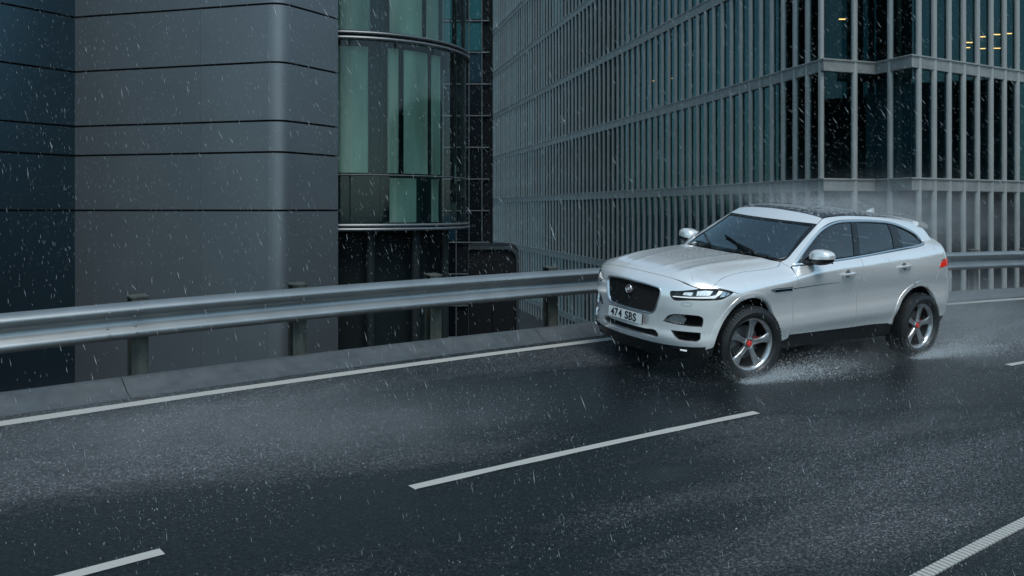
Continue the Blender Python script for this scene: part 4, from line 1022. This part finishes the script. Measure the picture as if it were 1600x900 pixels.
# ------------------------------------------------------------------ OFFICE BLOCK seen through the gap
gap = empty('office_block', (-4.05, 34, -5), 'distant office block of small dark and teal panes between the two big buildings', 'building')
MB().box((0, 3.2, 12), (3.2, 3.0, 12)).build('wall', mat('block_wall', (.004, .006, .008), .8, Specular_IOR_Level=.1), gap)
panes = [mat('pane_dark', (.002, .004, .006), .3, Specular_IOR_Level=.12), mat('pane_sky_teal', (.006, .060, .068), .3, Specular_IOR_Level=.2), mat('pane_blue', (.004, .018, .028), .3, Specular_IOR_Level=.15)]
frm = mat('pale_frame', (.06, .075, .08), .5)
for j in range(24):
    z = j * 1.19 + .12
    for i in range(12):
        x = -2.9 + i * .485
        hz = z - 5
        pk = panes[1] if hz > 8.0 and RNG.random() < .7 else (panes[2] if hz > 6.5 and RNG.random() < .6 else panes[0])  # upper panes go teal: the sky's reflection put into the pane colour
        if RNG.random() < .03: pk = panes[2]
        if j % 2 == 0 and i % 2 == 0 and hz < 7.5: continue
        MB().box((x + .2425, .17, z + .56), (.222, .02, .53)).build('window_pane', pk, gap)
for j in range(25): MB().box((0, .14, j * 1.19 + .08), (3.2, .05, .022)).build('transom', frm, gap)
for i in range(13): MB().box((-2.9 + i * .485, .142, 14.3), (.014, .045, 14.3)).build('mullion', frm, gap)

fo = empty('far_office_block', (-9, 96, -5), 'tall dark slab block closing the street far behind the gap', 'building')
MB().box((0, 5, 22), (17, 5, 22)).build('wall', bpy.data.materials['block_wall'], fo)
for k in range(11): MB().box((0, -.03, 3 + 3.8 * k), (16.6, .04, .95)).build('window_band', panes[2], fo)

# ------------------------------------------------------------------ FIN-CLAD OFFICE BUILDING on the right
fb_ = empty('fin_clad_building', (9.2, 26.7, -5), 'office building wrapped in close-set grey vertical fins with ledges at each floor', 'building')
FO = np.array([9.2, 26.7, -5.0])
M['fin'] = mat('fin_concrete', (.25, .257, .25), .5, noise=(2.5, .16), bump=(50, .1, .004), stretch=(1, 1, .3))
M['ledge'] = mat('ledge_concrete', (.19, .197, .193), .45, noise=(3, .2), bump=(50, .1, .004))
M['office_glass'] = glass_mat('office_glass', (.50, .70, .74), (.30, .58, .62), .03, 1.5)
pl_ = [np.array(p) for p in ((-1.99, 78.3), (9.18, 26.66), (10.96, 27.35), (11.44, 26.0), (47.8, 48.91))]
zf = [-3.84 + 3.51 * k for k in range(9)]                 # tops of the ledges
TOPZ = zf[-1]
def seg_n(a, b_): t = (b_ - a) / np.linalg.norm(b_ - a); return t, np.array([t[1], -t[0]])      # outward: to the right of the run, towards the road
def fin_mesh():
    pr = [(-.090, -.01), (-.092, .045), (-.080, .082), (-.046, .110), (0, .118), (.046, .110), (.080, .082), (.092, .045), (.090, -.01)]
    m_ = MB(); m_.sweep(pr, [((0, 0, 0), (1, 0, 0), (0, 1, 0)), ((0, 0, TOPZ + 5), (1, 0, 0), (0, 1, 0))]); return m_
fin0 = None; bays = []
def put_fin(p, t, nn):
    global fin0
    if fin0 is None: fin0 = fin_mesh().build('fin', M['fin'], fb_, True, 40); o = fin0
    else: o = fin0.copy(); COL.objects.link(o); o.parent = fb_
    o.matrix_local = Matrix([[t[0], nn[0], 0, p[0] - FO[0]], [t[1], nn[1], 0, p[1] - FO[1]], [0, 0, 1, 0], [0, 0, 0, 1]])
SP = .735
fin_runs = []
for k, (a, b_) in enumerate(zip(pl_, pl_[1:])):
    t, nn = seg_n(a, b_); Ln = np.linalg.norm(b_ - a)
    if k == 0: st = [Ln - .12 - SP * i for i in range(int(Ln / SP))]
    elif k == 1: st = [Ln * .56]
    elif k == 2: st = [Ln * .45]
    else: st = [.28 + SP * i for i in range(int(Ln / SP))]
    st = sorted(st)
    for s in st: put_fin(a + t * s, t, nn)
    bounds = [0] + st + [Ln]
    for i in range(len(bounds) - 1):
        if bounds[i+1] - bounds[i] > .12: bays.append((k, a + t * bounds[i], a + t * bounds[i+1], nn, bounds[i]))
# ledges: one per floor, following the plan
def offset_run(off):
    out = []
    for i, p in enumerate(pl_):
        ns = [seg_n(pl_[j], pl_[j+1])[1] for j in (i-1, i) if 0 <= j < len(pl_) - 1]
        if len(ns) == 1: out.append(p + ns[0] * off)
        else:
            m_ = ns[0] + ns[1]; out.append(p + m_ * off / (m_ @ ns[0]))
    return out
LP = [(-.01, 0), (.126, 0), (.132, -.012), (.132, -.045), (.108, -.05), (.108, -.085), (.098, -.09), (.098, -.36), (.085, -.375), (-.01, -.375)]
for z in zf:
    V = []; lines = [offset_run(u) for u, v in LP]; n = len(LP)
    for i in range(len(pl_)):
        for k, (u, v) in enumerate(LP): V.append((lines[k][i][0] - FO[0], lines[k][i][1] - FO[1], z + v + 5))
    Fc = [(i*n+k, i*n+(k+1) % n, (i+1)*n+(k+1) % n, (i+1)*n+k) for i in range(len(pl_) - 1) for k in range(n)] + [tuple(range(n)), tuple((len(pl_)-1)*n + k for k in range(n))]
    m_ = MB(); m_.add(V, Fc); m_.build('ledge', M['ledge'], fb_)
# window panes: near bays one by one, the far sliver of the long side as one sheet
def pane_v(a, b_, nn, z0, z1):
    a3 = a + nn * .02; b3 = b_ + nn * .02
    return [(a3[0]-FO[0], a3[1]-FO[1], z0+5), (b3[0]-FO[0], b3[1]-FO[1], z0+5), (b3[0]-FO[0], b3[1]-FO[1], z1+5), (a3[0]-FO[0], a3[1]-FO[1], z1+5)]
far = MB(); Ln0 = np.linalg.norm(pl_[1] - pl_[0])
for k, a, b_, nn, s0 in bays:
    for j, z in enumerate(zf[:-1]):
        z0, z1 = z + .002, zf[j+1] - .377
        near = (k > 0 and (k < 3 or s0 < 11) and 0 <= j <= 4) or (k == 0 and s0 > Ln0 - 32 and 1 <= j <= 4)
        v = pane_v(a, b_, nn, z0, z1)
        if near: mesh('window_pane', v, [(0, 1, 2, 3)], M['office_glass'], fb_)
        else: far.add(v, [(0, 1, 2, 3)])
tag(far.build('far_glazing', M['office_glass'], fb_), kind='stuff')
# floors, ceilings and a dark core inside
inner = offset_run(-.06); back = [np.array([47.8, 80.]), np.array([-1.9, 82.])]
fp = inner + back; n = len(fp)
for z in zf:
    V = [(p[0]-FO[0], p[1]-FO[1], zz+5) for zz in (z - .33, z - .03) for p in fp]
    mesh('floor_slab', V, [tuple(range(n)), tuple(range(n, 2*n))] + [(i, (i+1) % n, n+(i+1) % n, n+i) for i in range(n)], M['deep'], fb_)
ta, na = seg_n(pl_[0], pl_[1]); tb, nb_ = seg_n(pl_[3], pl_[4]); pa, pb_ = pl_[0] - na * 5.0, pl_[4] - nb_ * 12.5
kx = np.linalg.solve(np.stack([ta, -tb], 1), pb_ - pa)[0]; cr_ = [pa, pa + ta * kx, pb_ + tb * 7, np.array([47., 79.]), np.array([4., 81.])]; n = len(cr_)
V = [(p[0]-FO[0], p[1]-FO[1], zz) for zz in (0, TOPZ+5) for p in cr_]
mesh('core', V, [(i, (i+1) % n, n+(i+1) % n, n+i) for i in range(n)], mat('core_wall', (.025, .075, .088), .7, noise=(.5, .6)), fb_)
# room partitions and blinds just behind the glass near the corner
for px_, z0, z1, m_ in ((1.0, 3.2, 6.3, 1), (2.6, 3.2, 6.3, 0), (6.3, 3.2, 6.3, 1)):
    t, nn = seg_n(pl_[3], pl_[4]); c = pl_[3] + t * px_ - nn * 1.3
    MB().box((c[0]-FO[0], c[1]-FO[1], (z0+z1)/2+5), (.06, .9, (z1-z0)/2), ((t[0], t[1], 0), (nn[0], nn[1], 0), (0, 0, 1))).build('partition', mat('partition', (.05, .09, .10), .6) if 'partition' not in bpy.data.materials else bpy.data.materials['partition'], fb_)
# lit ceiling lamps behind the glass
M['lamp_lit'] = mat('lit_lamp', (1, .7, .4), .4, Emission_Color=(1, .46, .13, 1), Emission_Strength=2.4)
M['lamp_dim'] = mat('dim_lamp', (.6, .4, .2), .4, Emission_Color=(1, .42, .12, 1), Emission_Strength=.8)
M['lamp_body'] = mat('lamp_body', (.3, .3, .3), .5)
lab = ['warm lit ceiling lamp nearest the building corner on the upper floor', 'warm lit ceiling lamp second from the corner in the back row of the upper floor', 'warm lit ceiling lamp third along the back row of the upper floor', 'warm lit ceiling lamp at the far right end of the back row',
       'warm lit ceiling lamp below the nearest one in the front row', 'warm lit ceiling lamp second along the front row of the upper floor', 'warm lit ceiling lamp third along the front row', 'single warm ceiling lamp behind the recessed corner windows', 'small warm lamp deep inside the long fin-clad side', 'small warm lamp beside the deep inner one on the long side']
for (px_, py_, w_), lb in zip(((1510, 66, .26), (1532, 57, .20), (1555, 53.5, .2), (1575, 52, .15), (1511, 74, .13), (1534, 75.5, .15), (1556, 75, .2), (1316, 29.5, .12), (1020, 126, .09), (1048, 122, .09)), lab):
    d = (9.62 - CAM_Z) * 1418 / (327 - py_); x = (px_ - 800) / 1418 * d
    if px_ < 1100: d = 42.6; x = (px_ - 800) / 1418 * d
    z = CAM_Z + (327 - py_) / 1418 * d
    root = empty('ceiling_lamp', (x, d, z), lb, 'ceiling lamp', 'lit lamps behind the office windows')
    zt_c = next(v for v in zf if v > z + .1) - .33
    MB().box((0, 0, .02), (w_ + .02, .05, .018)).build('housing', M['lamp_body'], root)
    MB().tube([(0, 0, .03), (0, 0, zt_c - z)], .008, 6).build('hanger', M['lamp_body'], root)
    MB().box((0, 0, -.012), (w_, .04, .014)).build('diffuser', M['lamp_dim' if px_ < 1100 else 'lamp_lit'], root)

# ------------------------------------------------------------------ STEEL ENCLOSURE below the fins
en = empty('steel_enclosure', (-.40, 21, -5), 'black steel enclosure with a rounded top corner between glass bay and finned wall', 'enclosure')
def rr_poly(x0, x1, z0, z1, r):
    return [(x0, z0), (x1, z0)] + [(x1 - r + r * math.cos(q), z1 - r + r * math.sin(q)) for q in np.linspace(0, math.pi/2, 8)] + [(x0, z1)]
pb = rr_poly(-.62, .57, 0, 6.41, .26); pi_ = rr_poly(-.60, .50, .1, 6.34, .22); n = len(pb)
enm = mat('enclosure_black', (.004, .005, .006), .6, Specular_IOR_Level=.2); V = [(x, y, z) for y in (.05, 2.2) for x, z in pb]
mesh('body', V, [tuple(range(n)), tuple(range(n, 2*n))[::-1]] + [(i, n+i, n+(i+1) % n, (i+1) % n) for i in range(n)], enm, en)
V = [(x, -.02, z) for x, z in pb] + [(x, -.02, z) for x, z in pi_] + [(x, .05, z) for x, z in pb] + [(x, .05, z) for x, z in pi_]
mesh('flange', V, [(i, (i+1) % n, n+(i+1) % n, n+i) for i in range(n)] + [(i, 2*n+i, 2*n+(i+1) % n, (i+1) % n) for i in range(n)] + [(n+i, n+(i+1) % n, 3*n+(i+1) % n, 3*n+i) for i in range(n)], mat('flange_steel', (.03, .036, .04), .4, .3), en)
for x in (-.33, .22): MB().box((x, .03, 3.2), (.255, .025, 2.9)).build('door', enm, en)

# ------------------------------------------------------------------ RAIN, SPLASHES AND SPRAY
def drop_mat(name, col, clear):
    m = bpy.data.materials.new(name); m.use_nodes = True; nt = m.node_tree
    for n_ in list(nt.nodes): nt.nodes.remove(n_)
    o = nt.nodes.new('ShaderNodeOutputMaterial'); mx = nt.nodes.new('ShaderNodeMixShader'); mx.inputs[0].default_value = 1 - clear
    tr = nt.nodes.new('ShaderNodeBsdfTransparent'); a = nt.nodes.new('ShaderNodeAddShader'); d = nt.nodes.new('ShaderNodeBsdfDiffuse'); t = nt.nodes.new('ShaderNodeBsdfTranslucent')
    d.inputs[0].default_value = (*[c * .55 for c in col], 1); t.inputs[0].default_value = (*[c * .45 for c in col], 1)
    nt.links.new(d.outputs[0], a.inputs[0]); nt.links.new(t.outputs[0], a.inputs[1]); nt.links.new(tr.outputs[0], mx.inputs[1]); nt.links.new(a.outputs[0], mx.inputs[2]); nt.links.new(mx.outputs[0], o.inputs[0])
    return m
M['rain'] = drop_mat('rain_water', (.86, .92, .95), .56)
M['spray'] = drop_mat('spray_water', (.88, .93, .96), .25)
def droplets(name, P_, D_, L_, R_, m):
    """bipyramids: centres, unit directions, half lengths, radii"""
    n = len(P_); D_ = D_ / np.linalg.norm(D_, axis=1)[:, None]
    a = np.cross(D_, np.where(np.abs(D_[:, 2:3]) < .9, [[0, 0, 1.]], [[1., 0, 0]])); a /= np.linalg.norm(a, axis=1)[:, None]; b_ = np.cross(D_, a)
    V = np.empty((n, 5, 3)); V[:, 0] = P_ - D_ * L_[:, None]; V[:, 4] = P_ + D_ * L_[:, None]
    for k in range(3):
        q = 2 * math.pi * k / 3; V[:, 1+k] = P_ + D_ * (L_ * .25)[:, None] + (a * math.cos(q) + b_ * math.sin(q)) * R_[:, None]
    Fi = np.array([(0, 2, 1), (0, 3, 2), (0, 1, 3), (4, 1, 2), (4, 2, 3), (4, 3, 1)]); F_ = (Fi[None] + 5 * np.arange(n)[:, None, None]).reshape(-1, 3)
    me = bpy.data.meshes.new(name); me.vertices.add(n * 5); me.vertices.foreach_set('co', V.ravel()); me.loops.add(len(F_) * 3); me.loops.foreach_set('vertex_index', F_.ravel().astype(np.int32))
    me.polygons.add(len(F_)); me.polygons.foreach_set('loop_start', np.arange(0, len(F_) * 3, 3, dtype=np.int32)); me.polygons.foreach_set('use_smooth', np.ones(len(F_), bool)); me.update(); me.validate()
    return tag(link(name, me, m), kind='stuff')
NR = 105000
Pr = np.stack([RNG.uniform(-13, 15, NR), RNG.uniform(3.2, 20, NR), RNG.uniform(-.6, 8.5, NR)], 1)
loc = (Pr - RT) @ RM                                     # keep drops off the car and above the road
keep = (loc[:, 2] > .03) & ~((np.abs(loc[:, 1]) < 1.05) & (loc[:, 0] > -3.95) & (loc[:, 0] < .95) & (loc[:, 2] < 1.75))
Pr = Pr[keep]; n = len(Pr)
gust = sstep(-4, 4, Pr[:, 0]) * sstep(.5, 3.0, Pr[:, 2])
ang = np.radians(13 + 26 * gust + RNG.normal(0, 8, n))
Dr = np.stack([np.sin(ang), RNG.normal(0, .06, n) - .05, -np.cos(ang)], 1)
sz = RNG.gamma(3.0, .33, n)
droplets('rain', Pr, Dr, .0110 * sz + .003, .0007 + .0004 * sz, M['rain'])
# splashes where drops hit the asphalt, thicker in gusts
def road_pts(n):
    x = RNG.uniform(-16, 9, n); d = RNG.uniform(-.1, 9, n)
    return x, d
def splash(n, dens):
    x, d = road_pts(n); y = edge_y(x) + d
    k = RNG.random(n) < dens(x, d); x, y = x[k], y[k]; m_ = len(x)
    th = RNG.uniform(0, 2 * math.pi, m_); h = RNG.gamma(2, .005, m_)
    P_ = np.stack([x, y, .005 + h], 1); D_ = np.stack([np.cos(th) * .7, np.sin(th) * .7, RNG.uniform(.4, 1.4, m_)], 1)
    return P_, D_
def gusts(x, d):
    g = sum(a * np.exp(-((x - cx) / rx) ** 2 - ((edge_y(x) + d - cy) / ry) ** 2) for cx, cy, rx, ry, a in ((5.3, .5, 2.2, .95, 1.0), (.9, 3.1, 2.6, .85, .8), (-4.5, 1.2, 2.2, 1.0, .8), (3.9, 1.1, 1.2, .5, .5)))
    v = .05 + .95 * g + .06 * np.sin(x * .55 + 1.3 * d + .4) * np.sin(d * 1.15 - .35 * x + .8) + .25 * np.sin(x * 1.7 + d * 2.1) * np.sin(d * 3.1 - x)
    return np.clip(v, .05, 1)
Ps, Dd = splash(330000, gusts); n = len(Ps); sz = RNG.gamma(2.2, .45, n)
on_road(droplets('rain_splashes', Ps, Dd, .0026 * sz + .0012, .0008 * sz + .0005, M['rain']))
# water thrown up by the tyres
def spray(n, x0, y0, out, back, up, spread):
    u = RNG.beta(1.1, 2.6, n); t = u * back
    x = x0 - t + RNG.normal(0, .05, n); y = y0 + out * (RNG.random(n) ** 1.5) * (.25 + u) + RNG.normal(0, spread, n) * (.3 + u)
    z = np.abs(RNG.normal(0, 1, n)) * up * (.25 + 1.6 * u * (1 - .55 * u)) + .005
    D_ = np.stack([-RNG.uniform(.4, 1.6, n), np.sign(out) * RNG.uniform(0, .8, n), RNG.uniform(-.5, 1.0, n)], 1)
    return np.stack([x, y, z], 1), D_
for x0 in (.0, -2.874):
    Q, E_ = [], []
    for y0, out in ((.93, .42), (-.93, -.42)):
        a, b_ = spray(15000, x0 + .10, y0, out, 1.9, .11, .06); Q.append(a); E_.append(b_)
        th = RNG.uniform(-2.6, -.3, 900); rr = .385 + RNG.gamma(1.2, .02, 900)                  # drops flung round the tread
        Q.append(np.stack([x0 + rr * np.cos(th), y0 + RNG.normal(-.05 * np.sign(out), .10, 900), np.maximum(.3815 + rr * np.sin(th), .01)], 1)); E_.append(np.stack([-np.sin(th), RNG.normal(0, .2, 900), np.cos(th)], 1))
    Q, E_ = np.vstack(Q), np.vstack(E_); s_ = RNG.gamma(1.6, .5, len(Q))
    on_road(droplets('tyre_spray', Q, E_, .0035 * s_ + .0015, .0008 * s_ + .0006, M['spray']))
n = 32000; u = RNG.beta(1.0, 2.2, n)
Q = np.stack([-3.75 - 3.6 * u, RNG.uniform(-1.05, 1.25, n) * (1 + .3 * u), np.abs(RNG.normal(0, .28, n)) * (.4 + u) + .01], 1)
s_ = RNG.gamma(1.6, .5, n); on_road(droplets('trailing_spray', Q, np.stack([-RNG.uniform(.6, 1.2, n), RNG.normal(0, .2, n), RNG.normal(0, .4, n)], 1), .0035 * s_ + .0015, .0008 * s_ + .0005, M['spray']))
# the cloud of fine water that hangs behind the tail, round the tyres and over the roof
mv = bpy.data.materials.new('spray_cloud'); mv.use_nodes = True; nt = mv.node_tree
for n_ in list(nt.nodes): nt.nodes.remove(n_)
out = nt.nodes.new('ShaderNodeOutputMaterial'); pv = nt.nodes.new('ShaderNodeVolumePrincipled'); nt.links.new(pv.outputs[0], out.inputs['Volume'])
pv.inputs['Color'].default_value = (.90, .94, .96, 1); pv.inputs['Anisotropy'].default_value = .2
tc = nt.nodes.new('ShaderNodeTexCoord')
def mnode(op, a, b_=None):
    m_ = nt.nodes.new('ShaderNodeMath'); m_.operation = op
    for i, v in enumerate((a, b_)):
        if v is None: continue
        if isinstance(v, (int, float)): m_.inputs[i].default_value = v
        else: nt.links.new(v, m_.inputs[i])
    return m_.outputs[0]
tot = None
for c, r_, am in (((-4.9, .1, .25), (1.9, 1.5, .55), .75), ((-4.1, -.1, 1.55), (1.7, .9, .42), .85), ((-1.2, 1.10, .10), (1.3, .34, .18), .75), ((-3.3, 1.12, .14), (.7, .38, .26), .9), ((.05, 1.12, .10), (.4, .3, .22), .6), ((-2.3, -.2, 1.80), (1.5, .8, .13), .8)):
    a = nt.nodes.new('ShaderNodeVectorMath'); a.operation = 'SUBTRACT'; nt.links.new(tc.outputs['Object'], a.inputs[0]); a.inputs[1].default_value = c
    b_ = nt.nodes.new('ShaderNodeVectorMath'); b_.operation = 'DIVIDE'; nt.links.new(a.outputs[0], b_.inputs[0]); b_.inputs[1].default_value = r_
    l_ = nt.nodes.new('ShaderNodeVectorMath'); l_.operation = 'DOT_PRODUCT'; nt.links.new(b_.outputs[0], l_.inputs[0]); nt.links.new(b_.outputs[0], l_.inputs[1])
    e_ = mnode('MULTIPLY', mnode('EXPONENT', mnode('MULTIPLY', l_.outputs['Value'], -1.6)), am); tot = e_ if tot is None else mnode('ADD', tot, e_)
mp = nt.nodes.new('ShaderNodeMapping'); mp.inputs['Scale'].default_value = (.8, 2.2, 2.6); nt.links.new(tc.outputs['Object'], mp.inputs['Vector'])
nz = nt.nodes.new('ShaderNodeTexNoise'); nz.inputs['Scale'].default_value = 2.0; nz.inputs['Detail'].default_value = 4; nt.links.new(mp.outputs[0], nz.inputs['Vector'])
mr = nt.nodes.new('ShaderNodeMapRange'); mr.inputs[1].default_value = .35; mr.inputs[2].default_value = .68; mr.inputs[3].default_value = .25; mr.inputs[4].default_value = 1.5; nt.links.new(nz.outputs['Fac'], mr.inputs[0])
nt.links.new(mnode('MULTIPLY', mnode('MULTIPLY', tot, mr.outputs[0]), .55), pv.inputs['Density'])
on_road(tag(MB().box((-3.3, .1, 1.25), (4.2, 1.75, 1.235)).build('spray_mist', mv), kind='stuff'))
# rain rebounding in a low veil off the coarse patch of road
mr2 = bpy.data.materials.new('rebound_veil'); mr2.use_nodes = True; nt = mr2.node_tree
for n_ in list(nt.nodes): nt.nodes.remove(n_)
out = nt.nodes.new('ShaderNodeOutputMaterial'); pv = nt.nodes.new('ShaderNodeVolumePrincipled'); nt.links.new(pv.outputs[0], out.inputs['Volume']); pv.inputs['Color'].default_value = (.92, .95, .97, 1)
tc = nt.nodes.new('ShaderNodeTexCoord'); tot = None
for c, r_, am in (((5.3, .55, 0), (1.9, .75, .22), 1.0), ((4.0, 1.1, 0), (1.0, .40, .20), .8)):
    a = nt.nodes.new('ShaderNodeVectorMath'); a.operation = 'SUBTRACT'; nt.links.new(tc.outputs['Object'], a.inputs[0]); a.inputs[1].default_value = c
    b_ = nt.nodes.new('ShaderNodeVectorMath'); b_.operation = 'DIVIDE'; nt.links.new(a.outputs[0], b_.inputs[0]); b_.inputs[1].default_value = r_
    l_ = nt.nodes.new('ShaderNodeVectorMath'); l_.operation = 'DOT_PRODUCT'; nt.links.new(b_.outputs[0], l_.inputs[0]); nt.links.new(b_.outputs[0], l_.inputs[1])
    e_ = mnode('MULTIPLY', mnode('EXPONENT', mnode('MULTIPLY', l_.outputs['Value'], -1.3)), am); tot = e_ if tot is None else mnode('ADD', tot, e_)
nz = nt.nodes.new('ShaderNodeTexNoise'); nz.inputs['Scale'].default_value = 2.2; nz.inputs['Detail'].default_value = 4; nt.links.new(tc.outputs['Object'], nz.inputs['Vector'])
nt.links.new(mnode('MULTIPLY', mnode('MULTIPLY', tot, nz.outputs['Fac']), .85), pv.inputs['Density'])
on_road(tag(MB().box((5.0, .75, .255), (3.6, 1.7, .245)).build('rebound_mist', mr2), kind='stuff'))
# fine water streaming off the roof and the bonnet
n = 16000; u = RNG.beta(1, 1.5, n); x = -1.6 - 3.4 * u; y = RNG.uniform(-.75, .6, n); zr = roof0(np.clip(x, -3.4, -1)) - .115 * y * y
z = zr + .02 + np.abs(RNG.normal(0, .09, n)) * (.4 + 1.4 * u) - .35 * np.clip(-3.3 - x, 0, 2)
s_ = RNG.gamma(1.6, .5, n); on_road(droplets('roof_spray', np.stack([x, y, z], 1), np.stack([-np.ones(n), RNG.normal(0, .1, n), RNG.normal(-.25, .15, n)], 1), .006 * s_ + .002, .0005 * s_ + .0004, M['spray']))
# beads of water standing on the roof glass, bonnet and windscreen
def beads(n, x0, x1, y0, y1, proj_a, rmin, rmax):
    o = np.stack([RNG.uniform(x0, x1, n), RNG.uniform(y0, y1, n), np.full(n, 2.4)], 1); q, ok = cast(o, np.array([0, 0, -1.]), .4, 1.6, 60); q = q[ok]; N_ = grad(q); return q, N_, RNG.uniform(rmin, rmax, len(q))
B = [beads(1600, -2.9, -1.34, -.56, .58, 90, .006, .014), beads(900, -1.15, -.45, -.62, .62, 90, .001, .003), beads(1200, -.35, .7, -.7, .75, 90, .001, .003)]
q = np.vstack([b_[0] for b_ in B]); N_ = np.vstack([b_[1] for b_ in B]); r_ = np.concatenate([b_[2] for b_ in B]); V = []; F_ = []
a = np.cross(N_, [0, 1., 0]); a /= np.linalg.norm(a, axis=1)[:, None]; b2 = np.cross(N_, a)
for i in range(len(q)):
    b0 = len(V); V.append(q[i] + N_[i] * r_[i] * .55)
    for rr, hh in ((.72, .38), (1.0, -.05)):
        for k in range(6):
            w = math.pi * k / 3; V.append(q[i] + (a[i] * math.cos(w) + b2[i] * math.sin(w)) * r_[i] * rr + N_[i] * r_[i] * hh)
    for k in range(6):
        k2 = (k + 1) % 6; F_ += [(b0, b0+1+k, b0+1+k2), (b0+1+k, b0+7+k, b0+7+k2, b0+1+k2)]
tag(mesh('water_beads', V, F_, M['water'], car, True), kind='stuff')
